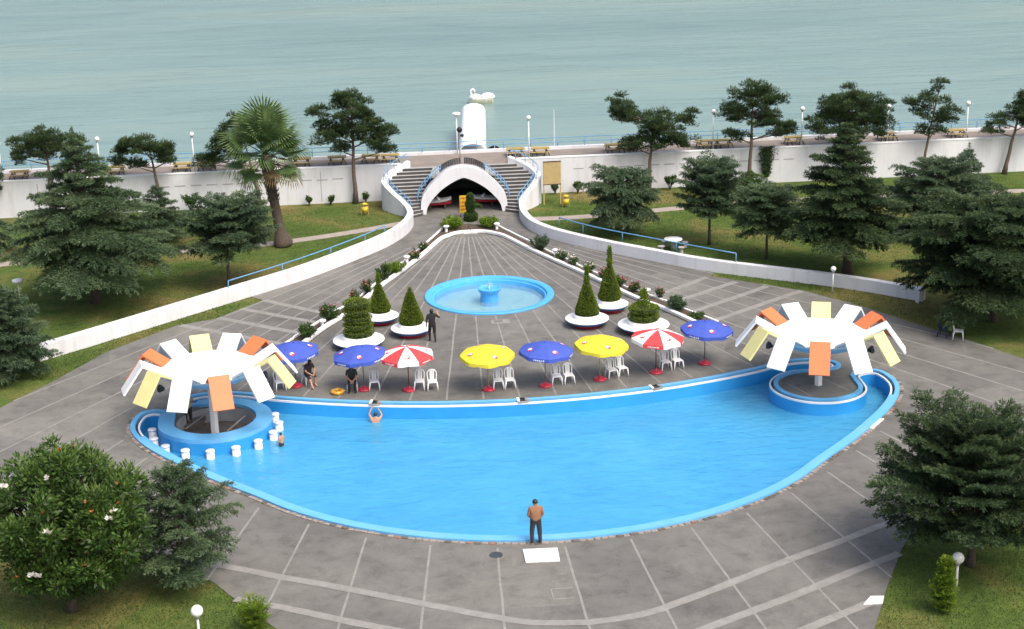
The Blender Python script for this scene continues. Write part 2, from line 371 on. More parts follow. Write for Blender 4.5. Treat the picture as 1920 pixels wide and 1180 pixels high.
# ---- foliage (numpy)
def leaf_mesh(name, c, d, nrm, ln, wd, mat, tint, rooted=True):
    """diamond leaves: base c, direction d, normal nrm"""
    c = np.asarray(c, float); N = len(c)
    d = d/np.maximum(np.linalg.norm(d, axis=1, keepdims=True), 1e-6)
    s = np.cross(d, nrm); s /= np.maximum(np.linalg.norm(s, axis=1, keepdims=True), 1e-6)
    ln = np.broadcast_to(np.asarray(ln, float), (N,))[:, None]; wd = np.broadcast_to(np.asarray(wd, float), (N,))[:, None]
    v = np.empty((N, 4, 3)); v[:, 0] = c; v[:, 1] = c+d*ln*0.45+s*wd*0.5; v[:, 2] = c+d*ln; v[:, 3] = c+d*ln*0.45-s*wd*0.5
    me = bpy.data.meshes.new(name); me.vertices.add(N*4); me.vertices.foreach_set('co', v.reshape(-1))
    me.loops.add(N*4); me.loops.foreach_set('vertex_index', np.arange(N*4, dtype=np.int32))
    me.polygons.add(N); me.polygons.foreach_set('loop_start', np.arange(0, N*4, 4, dtype=np.int32))
    at = me.attributes.new('tint', 'FLOAT', 'FACE'); at.data.foreach_set('value', np.clip(np.asarray(tint, float), 0, 1).astype(np.float32))
    me.materials.append(mat); me.update(calc_edges=True); return me
def unit(n):
    a = rng.normal(size=(n, 3)); return a/np.linalg.norm(a, axis=1, keepdims=True)

# ------------------------------------------------------------------ the setting
# pool outline (deck side of the coping), right half from back centre to front centre, then mirrored
half = [(x, 13.85-math.sqrt(28.9**2-x*x)) for x in (0, 1.5, 3, 4.5, 6, 7.5, 9, 10.2, 11.3)]
half += [(12.25, -12.27), (13.3, -11.97), (14.4, -12.05), (15.05, -12.42), (15.27, -13.0), (14.95, -13.45), (14.35, -13.6)]
KC = (13.46, -15.4)
half += [(KC[0]+1.78*math.cos(R(a)), KC[1]+1.78*math.sin(R(a))) for a in range(82, 361, 20)]
half += [(15.22, -14.9), (15.27, -14.45), (15.52, -14.1), (15.95, -13.86), (16.45, -13.84), (16.9, -14.25), (17.08, -15.35), (16.88, -16.5), (16.18, -17.95), (15.04, -19.56), (13.2, -21.75), (11.4, -23.6)]
half += [(x, -14.81-math.sqrt(14.37**2-x*x)) for x in (9.9, 8.3, 6.6, 4.9, 3.2, 1.6, 0)]
NH = len(half); K_TIP = half.index((16.88, -16.5)); K_RING0 = 16; K_RING1 = 16+14
full = half+[(-x, y) for x, y in half[-2:0:-1]]
SUB = 5
deck = [Vector((p.x, p.y)) for p in catmull([(x, y, 0) for x, y in full], SUB, True)]
NF = len(full); ND = len(deck)
def kidx(i):           # fractional control index -> (position in right half order, is_left)
    k = i/SUB
    return (k, False) if k <= NH-1 else (NF-k, True)
wid = []; gut = []
for i in range(ND):
    k, left = kidx(i)
    if left and K_RING0-1 <= k <= K_RING1+2:
        wid.append(0.70); gut.append(False)
    else:
        wid.append(0.40); gut.append(k < K_TIP+0.5)
for _ in range(12): wid = [(wid[i-1]+wid[i]*2+wid[(i+1) % ND])/4 for i in range(ND)]
def offs(fr):
    w = offset2(deck, [-x*fr for x in wid], True)
    for _ in range(2): w = [(w[i-1]+w[i]*2+w[(i+1) % ND])/4 for i in range(ND)]
    return w
W55, W80, W100 = offs(0.52), offs(0.80), offs(1.0)
WL = -0.6

PLAZA = [(-3.6, 18.4), (-3.55, 16.9), (-4.1, 14.3), (-5.3, 11.7), (-9.8, 6.3), (-13.0, 2.9), (-12.26, 2.15), (-14.61, -0.74), (-16.54, -1.57), (-19.56, -5.2), (-21.47, -9.08), (-23.27, -12.25), (-25.2, -16), (-26.6, -21), (-25.5, -25.2), (-21, -26.6), (-17, -27.4), (-14.3, -28.6), (-12.34, -30.56), (-11.64, -31.7), (-10.03, -34.14), (-8.4, -37.5), (-7.5, -46),
         (7.5, -46), (8.3, -38.5), (8.96, -36.86), (10.35, -34.06), (11.7, -31.59), (12.35, -30.57), (14.3, -28.9), (18, -27.9), (24, -27.5), (29, -25.5), (28, -21), (25.9, -17.2), (23.94, -13.47), (22.5, -10.58), (20.95, -7.9), (19.36, -4.88), (16.88, -1.2), (12.6, 2.3), (13.0, 3.2), (9.7, 6.6), (5.2, 11.5), (4.0, 13.9), (3.6, 16.4), (3.6, 18.4), (5.0, 20.6), (5.0, 26.5), (-5.0, 26.5), (-5.0, 20.6)]
FC = (0.0, 0.9)
fcirc = lambda r, n=64: [(FC[0]+r*math.cos(2*PI*k/n), FC[1]+r*math.sin(2*PI*k/n)) for k in range(n)]
PITC = (-13.46, -15.4)
pit = [(PITC[0]+1.66*math.cos(2*PI*k/48), PITC[1]+1.66*math.sin(2*PI*k/48)) for k in range(48)]
deckl = [(p.x, p.y) for p in deck]
plaza = flat('plaza', PLAZA, [deckl, fcirc(3.40), pit], 0.0, CONC); tag(plaza, kind='structure')
lawn = flat('lawn', [(-400, -200), (400, -200), (400, 26.6), (-400, 26.6)], [PLAZA], -0.02, LAWN); tag(lawn, kind='structure')
sea = flat('sea', [(-4000, 26.9), (4000, 26.9), (4000, 6000), (-4000, 6000)], [], -0.35, SEA); tag(sea, kind='structure')

# lawn paths
def ribbon(name, a, b, z, mat):
    mb = MB().strip([(x, y, z) for x, y in a], [(x, y, z) for x, y in b]); return tag(mb.build(name, mat), kind='structure')
pl = catmull([(-60, 8, 0), (-34, 10.6, 0), (-27, 12.4, 0), (-20, 13.0, 0), (-14.2, 13.6, 0), (-10.7, 14.4, 0), (-7, 15.9, 0), (-4.1, 17.4, 0)], 5)
ribbon('footpath', [(p.x, p.y-0.45) for p in pl], [(p.x, p.y+0.55) for p in pl], -0.014, PATHM)
pr = catmull([(4.1, 16.9, 0), (7.8, 16.9, 0), (14.7, 18.0, 0), (21.4, 18.6, 0), (30, 18.5, 0), (38, 18.2, 0), (70, 17, 0)], 5)
ribbon('footpath', [(p.x, p.y-0.5) for p in pr], [(p.x, p.y+0.5) for p in pr], -0.014, PATHM)

# flower beds with their curbs
cin = [(0, 13.98), (0.75, 13.85), (1.38, 13.3), (1.95, 12.4), (3.4, 8.6), (5.6, 3.6), (7.55, -1.2), (8.8, -3.6), (9.78, -5.9)]
cout = [(1.75, 15.35), (3.15, 11.5), (4.35, 8.4), (7.2, 1.5), (8.45, -0.8), (9.4, -2.7), (11.0, -5.9)]
for sgn, side in ((-1, 'left'), (1, 'right')):
    ci = [Vector((sgn*p.x, p.y)) for p in catmull([(x, y, 0) for x, y in cin], 5)]
    co = [Vector((sgn*p.x, p.y)) for p in catmull([(x, y, 0) for x, y in cout], 5)]
    bed = [(p.x, p.y) for p in ci[3:]]+[(p.x, p.y) for p in co[::-1]]+[(sgn*0.02, 16.3), (sgn*0.02, 14.1)]
    o = MB().prism(bed, -0.05, 0.05).build('flower_bed_soil', SOIL); tag(o, kind='structure')
    mb = MB(); wall_along(mb, ci, (0.24 if sgn > 0 else -0.24), -0.02, 0.20)
    tag(mb.build('curb', WHITE, bevel=0.03, auto=R(40)), 'broad white curb along the %s edge of the fan paving' % side, 'curb')
    # outer kerb: separate short white stones
    root = thing('bed_kerb', 'low white stone edging on the walkway side of the %s flower bed' % side, 'kerb')
    L = 0.0; seg = [co[0]]
    for a, b in zip(co, co[1:]):
        seg.append(b); L += (b-a).length
        if L > 1.15 or b is co[-1]:
            if len(seg) > 1:
                q = MB(); wall_along(q, seg, 0.13, -0.02, 0.13+random.uniform(-0.02, 0.03)); q.build('edging_stone', WHITE, root, bevel=0.02)
            d = (seg[-1]-seg[-2]).normalized(); seg = [b+d*0.05]; L = 0
BEDS = [[(s*x, y) for x, y in cin[1:]]+[(s*x, y) for x, y in cout[::-1]] for s in (-1, 1)]

# paving strips
PO = [(p[0], p[1]) for p in PLAZA]
DK = [(p.x, p.y) for p in offset2(deck, 0.42, True)]
def ok(x, y):
    if not inside(x, y, PO) or inside(x, y, DK): return False
    if math.hypot(x-FC[0], y-FC[1]) < 3.6: return False
    if any(inside(x, y, b) for b in BEDS): return False
    return True
FAN = (0, 17.4)
smats = [STRIP]
def strip_obj(p0, p1, w, z):
    n = max(2, int((Vector(p1)-Vector(p0)).length/1.2)); d = (Vector(p1)-Vector(p0)); pth = []
    nn = Vector((-d.y, d.x)).normalized()
    for k in range(n+1):
        q = Vector(p0)+d*k/n; pth.append(q+nn*random.uniform(-0.012, 0.012))
    a = [(p.x+nn.x*w/2*random.uniform(0.85, 1.1), p.y+nn.y*w/2*random.uniform(0.85, 1.1), z) for p in pth]
    b = [(p.x-nn.x*w/2*random.uniform(0.85, 1.1), p.y-nn.y*w/2*random.uniform(0.85, 1.1), z) for p in pth]
    MB().strip(a, b).build('paving_strip', STRIP, plaza)
def clipped(p0, p1, w, z, f=ok, mn=0.5):
    p0 = Vector(p0); p1 = Vector(p1); n = int((p1-p0).length/0.08); st = None
    for k in range(n+1):
        q = p0.lerp(p1, k/n); g = f(q.x, q.y)
        if g and st is None: st = q
        if (not g or k == n) and st is not None:
            if (q-st).length > mn: strip_obj(st, q, w, z)
            st = None
for k in range(-14, 15):
    th = R(2.95*k); d = Vector((math.sin(th), -math.cos(th)))
    r0 = 4.2 if abs(k) <= 7 else (7.0 if abs(k) < 12 else 9.5)
    def f(x, y, k=k):
        if not ok(x, y): return False
        if abs(k) <= 7 and y > 13.2: return False
        if abs(k) <= 5 and y < -29 and abs(x) < 60: return True
        return True
    clipped(Vector(FAN)+d*r0, Vector(FAN)+d*62, 0.10 if abs(k) > 7 else 0.085, 0.006, f)
for s in (-1, 1):
    for a, b in (((16.7, -1.25), (10.6, -5.75)), ((15.15, -0.1), (10.2, -3.85)), ((13.67, 1.0), (9.2, -2.35)), ((12.3, 2.15), (8.7, -0.95))):
        clipped((s*a[0], a[1]), (s*b[0], b[1]), 0.40, 0.010)
def arcband(pts, w, z):
    c = catmull([(x, y, 0) for x, y in pts], 4); run = []
    for p in c+[None]:
        if p is not None and ok(p.x, p.y): run.append(p)
        else:
            if len(run) > 1:
                o = offset2(run, w/2); q = offset2(run, -w/2)
                MB().strip([(p.x+random.uniform(-.02, .02), p.y+random.uniform(-.02, .02), z) for p in o], [(p.x+random.uniform(-.02, .02), p.y, z) for p in q]).build('paving_strip', STRIP, plaza)
            run = []
b1 = [(0, -35.15), (1.75, -34.9), (3.3, -34.2), (5.3, -33.1), (7.6, -31.8), (9.8, -30.65), (11.9, -29.5), (14.5, -28.2)]
b2 = [(0, -37.3), (1.75, -37.0), (3.5, -36.15), (7.5, -34.1), (9.4, -33.0), (11.5, -31.9), (13, -31)]
b3 = [(0, -39.6), (2, -39.2), (6.8, -36.55), (9.76, -34.95), (11, -34.2)]
for bb in (b1, b2, b3):
    for j, s in enumerate((1, -1)): arcband([(s*x, y) for x, y in bb], 0.36, 0.010+0.001*j)
clipped((-3.2, -7.8), (3.9, -6.1), 0.05, 0.009)
# worn patches, slabs and covers let into the paving
def slab(name, label, poly, z, mat, cat):
    return tag(MB().prism(poly, -0.01, z).build(name, mat, bevel=0.006), label, cat)
slab('white_slab', 'square white slab on the deck right behind the man at the pool edge', [(-1.53, -29.72), (-0.29, -29.78), (-0.33, -30.76), (-1.53, -30.71)], 0.05, WHITE, 'slab')
slab('white_slab', 'long white slab against the brick edge near the right end of the pool', [(13.97, -20.5), (14.75, -19.55), (15.05, -19.8), (14.22, -20.78)], 0.05, WHITE, 'slab')
slab('white_slab', 'small white slab at the edge of the lower right lawn', [(9.1, -35.3), (9.5, -34.8), (9.95, -34.85), (9.75, -35.3)], 0.05, WHITE, 'slab')
slab('manhole_cover', 'dark round cover in the deck left of the man at the pool', [(-2.5+0.24*math.cos(k*PI/8), -29.95+0.24*math.sin(k*PI/8)) for k in range(16)], 0.02, DARK, 'cover')
root = thing('hatch_frame', 'thin pale square outline of a hatch in the front deck', 'hatch', (-0.55, -33.1, 0))
for c, d in (((0, .35), (.75, .05)), ((0, -.35), (.75, .05)), ((-.35, 0), (.05, .65))): MB().box((c[0], c[1], 0.006), (d[0], d[1], 0.016)).build('frame_side', STRIP, root)
root = thing('hatch_frame', 'pale square patch of a hatch just in front of the round fountain', 'hatch', (0.15, -3.75, 0))
MB().box((0, 0, 0.003), (0.95, 0.6, 0.02)).build('cover', STRIP, root, bevel=0.005); MB().box((-.1, .02, 0.018), (0.45, 0.28, 0.02)).build('lid', CONC, root, bevel=0.004)

# ------------------------------------------------------------------ swimming pool
pool = thing('swimming_pool', 'large bright blue crescent swimming pool with painted coping', 'pool')
def runs(flag):
    idx = [i for i in range(ND) if flag[i]]; out = []; cur = []
    for i in range(ND+1):
        j = i % ND
        if i < ND and flag[j]: cur.append(j)
        elif cur:
            cur.append(cur[-1]+1 if cur[-1]+1 < ND else 0); out.append(cur); cur = []
    return out
P3 = lambda path, z: [(p.x, p.y, z) for p in path]
for r_ in runs([True]*ND): pass
for r_ in runs(gut):
    a = [deck[i] for i in r_]; b = [W55[i] for i in r_]; c = [W80[i] for i in r_]; d = [W100[i] for i in r_]
    mb = MB(); mb.strip(P3(a, -0.02), P3(a, 0.10)).strip(P3(a, 0.10), P3(b, 0.10)).strip(P3(b, 0.10), P3(b, -0.07))
    mb.build('coping', BLUEC, pool, fix=False)
    MB().strip(P3(b, -0.07), P3(c, -0.07)).build('gutter', DARK, pool)
    MB().strip(P3(c, -0.07), P3(c, 0.03)).strip(P3(c, 0.03), P3(d, 0.03)).strip(P3(d, 0.03), P3(d, -0.05)).build('gutter_lip', WHITE, pool, fix=False)
for r_ in runs([not g for g in gut]):
    a = [deck[i] for i in r_]; d = [W100[i] for i in r_]
    left_ring = kidx(r_[len(r_)//2])[1] and kidx(r_[len(r_)//2])[0] < K_TIP-1
    zt = 0.13 if left_ring else 0.10
    mb = MB(); mb.strip(P3(a, -0.02), P3(a, zt)).strip(P3(a, zt), P3(d, zt)).strip(P3(d, zt), P3(d, -0.05))
    mb.build('bar_counter' if left_ring else 'coping', BLUEC, pool, fix=False)
MB().strip(P3(W100, -0.05), P3(W100, -1.75), closed=True).build('basin_wall', BLUEW, pool)
flat('basin_floor', [(p.x, p.y) for p in W100], [], -1.75, POOLF, pool)
n = 40; rr = [(PITC[0]+3.75*math.cos(R(150+k*240/n)), PITC[1]+3.75*math.sin(R(150+k*240/n))) for k in range(n+1)]
r2 = [(PITC[0]+2.3*math.cos(R(150+k*240/n)), PITC[1]+2.3*math.sin(R(150+k*240/n))) for k in range(n+1)]
MB().strip([(x, y, -1.05) for x, y in r2], [(x, y, -1.05) for x, y in rr]).strip([(x, y, -1.05) for x, y in rr], [(x, y, -1.75) for x, y in rr]).build('submerged_step', POOLF, pool, fix=False)
MB().lathe([(0.55, -1.745), (0.5, -1.72), (0.02, -1.715)], 24, c=(-0.6, -23.4, 0)).build('floor_drain', DARK, pool)
water = flat('pool_water', [(p.x, p.y) for p in W100], [], WL, PWATER); tag(water, kind='structure')
# bar pit inside the left counter
mb = MB(); pc = [(x, y) for x, y in pit]
mb.strip([(x, y, 0.0) for x, y in pc], [(x, y, -0.67) for x, y in pc], closed=True); mb.build('bar_pit_wall', PITG, pool)
flat('bar_pit_floor', pc, [], -0.67, BRICKD, pool)
for i in range(3):
    MB().box((-14.5+0.05*i, -14.35+0.26*i, -0.67+0.11+0.16*i), (0.9, 0.27, 0.22+0.0*i), 0.6).build('pit_step', BRICKD, pool, bevel=0.01)
for x in (-13.95, -13.55): MB().box((x, -16.1, -0.665), (0.045, 1.0, 0.02), -0.5).build('floor_strip', STRIP, pool)
# bricks round the coping
bm0 = {}
def brick_mesh(i):
    if i not in bm0: bm0[i] = MB().box((0, 0, 0), (0.235, 0.16, 0.07)).mesh('brick', [BRICK, BRICKR, BRICKD][i % 3])
    return bm0[i]
def lay_bricks(i0, i1, step, off):
    acc = 0.0; cnt = 0
    for i in range(i0, i1):
        a = deck[i % ND]; b = deck[(i+1) % ND]; L = (b-a).length; t = step-acc
        while t <= L:
            p = a.lerp(b, t/L); d = (b-a).normalized(); nn = Vector((-d.y, d.x))
            k = random.choices([0, 1, 2], [0.74, 0.08, 0.18])[0]
            q = p+nn*(off+random.uniform(-0.015, 0.02))
            put('brick', brick_mesh(k), pool, (q.x, q.y, random.uniform(-0.012, 0.006)), (random.uniform(-.02, .02), random.uniform(-.02, .02), math.atan2(d.y, d.x)+random.uniform(-.05, .05)), (random.uniform(0.85, 1.05), random.uniform(0.85, 1.1), 1))
            cnt += 1; t += step
        acc = L-(t-step)
    return cnt
kt = K_TIP*SUB
nb = lay_bricks(kt-SUB*2, ND-kt+SUB*2, 0.27, 0.09)
nb2 = lay_bricks(0, 8*SUB, 0.27, 0.09)+lay_bricks(ND-8*SUB, ND, 0.27, 0.09)
# broken drain boxes in the back coping
for x, lab in ((-6.45, 'broken dark drain gap in the coping by the swimmer with raised arms'), (0.05, 'broken dark drain gap in the back coping below the blue umbrella at centre'), (6.15, 'broken dark drain gap in the back coping below the right red and white umbrella')):
    y = 13.85-math.sqrt(28.9**2-x*x); a = math.asin(x/28.9)
    t = thing('drain_box', lab, 'drain', (x, y, 0), a, None)
    MB().box((0, -0.14, 0.07), (0.22, 0.30, 0.09)).build('drain_hole', DARK, t)
    MB().box((-0.19, -0.1, 0.09), (0.12, 0.4, 0.06)).build('broken_tile', WHITE, t, bevel=0.01); MB().box((0.2, -0.12, 0.088), (0.14, 0.3, 0.06), 0.2).build('broken_tile', STRIP, t, bevel=0.01)
    MB().box((0.02, -0.36, 0.05), (0.5, 0.12, 0.05), 0.1).build('broken_tile', STRIP, t, bevel=0.01); MB().tube([(-.08, -.1, .12), (.02, -.2, .18), (.09, -.28, .1)], 0.035, 6).build('pipe_stub', BLACK, t)
# bar stools standing in the water
sm_seat = MB().lathe([(0.175, 0.0), (0.195, 0.015), (0.195, 0.06), (0.18, 0.08), (0.05, 0.085)], 20).mesh('seat', PLASTIC, True)
sm_ped = MB().lathe([(0.172, -0.9), (0.172, 0.0)], 20).mesh('pedestal', PLASTIC, True)
NST = 10
order = ['first', 'second', 'third', 'fourth', 'fifth', 'sixth', 'seventh', 'eighth', 'ninth', 'last']
for i in range(NST):
    a = R(179+i*(383-179)/(NST-1)); p = (PITC[0]+2.74*math.cos(a), PITC[1]+2.74*math.sin(a), -0.30)
    t = thing('bar_stool', 'white round stool in the pool, %s along the blue bar counter counted from the left' % order[i], 'stool', p, 0, 'white stools round the pool bar')
    put('seat', sm_seat, t); put('pedestal', sm_ped, t)

# ------------------------------------------------------------------ fountain
ft = thing('fountain', 'round blue fountain basin with a small blue bowl in the middle', 'fountain', (FC[0], FC[1], 0))
MB().lathe([(3.52, -0.02), (3.52, 0.06), (3.50, 0.08), (3.18, 0.08), (3.14, 0.06), (3.11, -0.05), (3.02, -0.07), (2.98, -0.5)], 72, cap=False).build('rim', BLUEF, ft, auto=R(35))
mt, nt, b = new_mat('fountain_floor'); nz = noise(nt, 0.8, 6, 0.7, objco(nt), 0.5)
rp = ramp(nt, nz.outputs[0], [(0.3, (0.24, 0.48, 0.62)), (0.55, (0.34, 0.56, 0.64)), (0.75, (0.48, 0.60, 0.60))]); nt.links.new(rp.outputs[0], b.inputs['Base Color'])
flat('basin_floor', [(3.02*math.cos(2*PI*k/64), 3.02*math.sin(2*PI*k/64)) for k in range(64)], [], -0.5, MATS['fountain_floor'], ft)
flat('water', [(3.03*math.cos(2*PI*k/64), 3.03*math.sin(2*PI*k/64)) for k in range(64)], [], -0.28, FWATER, ft)
MB().lathe([(0.50, -0.5), (0.48, 0.12), (0.52, 0.2), (0.62, 0.30), (0.64, 0.42), (0.58, 0.44), (0.5, 0.36), (0.05, 0.33)], 32).build('bowl', BLUEF, ft, auto=R(45))
mt, nt, b = new_mat('spray'); b.inputs['Base Color'].default_value = (.85, .9, .92, 1); b.inputs['Roughness'].default_value = 0.2; b.inputs['Transmission Weight'].default_value = 0.6
mb = MB(); mb.tube([(0, 0, .33), (0.01, 0, .6), (0, 0, .82)], [0.03, 0.02, 0.012], 6)
for k in range(26):
    a = random.uniform(0, 2*PI); r1 = random.uniform(0.05, 0.3)
    q = [(math.cos(a)*r1*t, math.sin(a)*r1*t, 0.33+0.55*t*2-0.5*t*t*2.0+random.uniform(-.02, .02)) for t in (0.45, 0.7, 0.95)]
    mb.tube(q, [0.008, 0.014, 0.008], 4)
mb.build('water_jet', MATS['spray'], ft)

# ------------------------------------------------------------------ promenade, stairs, arch
def lerp_tab(tab, z):
    for (z0, *a), (z1, *b) in zip(tab, tab[1:]):
        if z <= z1:
            t = (z-z0)/(z1-z0); return tuple(x+(y-x)*t for x, y in zip(a, b))
    return tuple(tab[-1][1:])
LT = [(0, 3.5, 18.35), (.38, 3.62, 19.16), (.66, 3.98, 19.7), (.96, 4.42, 20.3), (1.23, 4.75, 20.86), (1.46, 4.93, 21.3), (1.63, 4.85, 21.67), (1.85, 4.56, 22.1), (2.03, 4.2, 22.46), (2.2, 3.77, 22.8), (2.37, 3.28, 23.1)]
RT = [(0, 2.86, 19.1), (.4, 2.87, 19.5), (.78, 2.83, 20.0), (1.2, 2.7, 20.8), (1.81, 2.2, 22.05), (2.37, 1.7, 23.1)]
HP = 2.34; NSTEP = 14
for sgn, side in ((-1, 'left'), (1, 'right')):
    st = thing('staircase', 'curved concrete stairs rising along the %s flank of the white arch' % side, 'stairs', (0, 0, 0), 0, 'stairs beside the arch')
    for i in range(NSTEP):
        z0 = i*HP/NSTEP; z1 = (i+1)*HP/NSTEP
        a0 = lerp_tab(LT, z0); a1 = lerp_tab(LT, min(2.37, z1+0.06)); c0 = lerp_tab(RT, z0); c1 = lerp_tab(RT, min(2.37, z1+0.06))
        mx = lambda p: ((p[0]+0.12)*sgn, p[1]); mn = lambda p: ((p[0]-0.15)*sgn, p[1])
        poly = [mx(a0), mn(c0), mn(c1), mx(a1)]
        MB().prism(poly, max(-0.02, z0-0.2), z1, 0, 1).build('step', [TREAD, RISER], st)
    # parapet wall: straight run by the lawn, then curling up with the stairs
    base = [(-22.6, -6.1), (-20.8, -4.5), (-17.4, -1.3), (-14.1, 1.85), (-10.2, 5.55), (-7.0, 9.4), (-5.2, 11.9), (-4.0, 14.4), (-3.45, 16.7)] if sgn < 0 else [(-22.4, -4.1), (-22.1, -3.86), (-18.87, -0.95), (-12.84, 3.15), (-9.31, 6.5), (-7.0, 8.9), (-4.97, 11.5), (-3.82, 13.8), (-3.43, 16.3)]
    zt = 0.80 if sgn < 0 else 0.66
    pts = [(x, y, zt) for x, y in base]+[(-x, y, max(zt, z+0.42)) for z, x, y in LT]
    c = catmull(pts, 6); inner = [Vector((p.x*-sgn, p.y)) for p in c]
    mb = MB(); wall_along(mb, inner, 0.40*(-sgn), -0.03, [p.z for p in c])
    mb.build('parapet_wall', WALLW, bevel=0.03, auto=R(40))
    tag(bpy.data.objects[mb and COL.objects[-1].name], 'white curved parapet wall sweeping from the %s lawn up to the stairs' % side, 'wall')
arch_o = [(-2.84, 0), (-2.82, 0.7), (-2.70, 1.2), (-2.40, 1.66), (-2.0, 2.1), (-1.55, 2.5), (-1.1, 2.8), (-0.6, 3.0), (0, 3.07)]
arch_i = [(-2.50, 0), (-2.42, 0.4), (-2.22, 0.78), (-1.9, 1.16), (-1.5, 1.55), (-1.05, 1.87), (-0.65, 2.10), (-0.3, 2.26), (0, 2.34)]
mir = lambda p: p+[(-x, z) for x, z in p[-2::-1]]
ao = catmull([(x, z, 0) for x, z in mir(arch_o)], 4); ai = catmull([(x, z, 0) for x, z in mir(arch_i)], 4)
ar = thing('arch_portal', 'white pointed horseshoe arch over the dark passage under the promenade', 'arch', (0, 19.3, 0))
mb = MB(); n = len(ao)
f0 = [(p.x, 0, p.y) for p in ao]; f1 = [(p.x, 0, p.y) for p in ai]; g0 = [(p.x, 0.45, p.y) for p in ao]; g1 = [(p.x, 0.45, p.y) for p in ai]
mb.strip(f0, f1).strip(g0, g1).strip(f0, g0).strip(f1, g1)
mb.add([f0[0], f1[0], g1[0], g0[0]], [(0, 1, 2, 3)]).add([f0[-1], f1[-1], g1[-1], g0[-1]], [(0, 1, 2, 3)])
mb.build('arch_band', WALLW, ar, bevel=0.04, auto=R(30))
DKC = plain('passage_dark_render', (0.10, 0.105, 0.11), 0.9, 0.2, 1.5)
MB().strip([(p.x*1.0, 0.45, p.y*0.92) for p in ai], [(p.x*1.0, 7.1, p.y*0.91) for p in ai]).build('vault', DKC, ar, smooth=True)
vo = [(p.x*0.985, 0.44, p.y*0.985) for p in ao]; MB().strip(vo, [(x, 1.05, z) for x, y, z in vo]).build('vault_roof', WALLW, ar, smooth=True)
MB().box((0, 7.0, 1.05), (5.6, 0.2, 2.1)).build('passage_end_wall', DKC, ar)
MB().prism([(-2.2, 0.9), (2.2, 0.9), (1.75, 3.84), (-1.75, 3.84)], 2.2, 2.335).build('deck_over_vault', TREAD, ar)
# promenade deck and its retaining walls
prom = MB().prism([(-400, 24.0), (-3.3, 23.85), (-3.2, 23.12), (-1.6, 23.12), (1.6, 23.12), (3.2, 23.12), (3.3, 23.85), (400, 24.0), (400, 26.85), (-400, 26.85)], HP-0.16, HP).build('promenade', plain('promenade_paving', (0.21, 0.18, 0.155), 0.9, 0.15, 1.2, bumpk=0.1, dirt=((0.13, 0.12, 0.11), 0.5)))
tag(prom, kind='structure')
kerb = MB().box((0, 27.0, HP-0.6), (800, 0.35, 1.6)).build('sea_wall', WALLW); tag(kerb, 'long low white sea wall under the blue promenade railing', 'wall')
for sgn, side in ((-1, 'left'), (1, 'right')):
    rw = thing('retaining_wall', 'tall white retaining wall below the promenade %s of the stairs' % side, 'wall', (0, 0, 0))
    xs = (3.9, 400)
    MB().box((sgn*(xs[0]+xs[1])/2, 23.9, HP/2+0.02), (xs[1]-xs[0], 0.30, HP+0.14)).build('wall', WALLW, rw, bevel=0.03)
    MB().box((sgn*(xs[0]+xs[1])/2, 23.905, HP+0.11), (xs[1]-xs[0]-.01, 0.36, 0.06)).build('wall_cap', WHITE, rw, bevel=0.01)
    for k in range(15 if sgn > 0 else 13):
        x = sgn*(8.2+k*1.05)
        if sgn < 0 and k > 11: continue
        MB().box((x, 23.748, 1.62+random.uniform(-.02, .02)), (0.72, 0.012, 0.075)).build('weep_slot', PITG, rw)
    for x in ((-9.35, -28) if sgn < 0 else (46,)): MB().box((x, 23.747, 1.15), (0.05, 0.01, 2.1)).build('joint', PITG, rw)
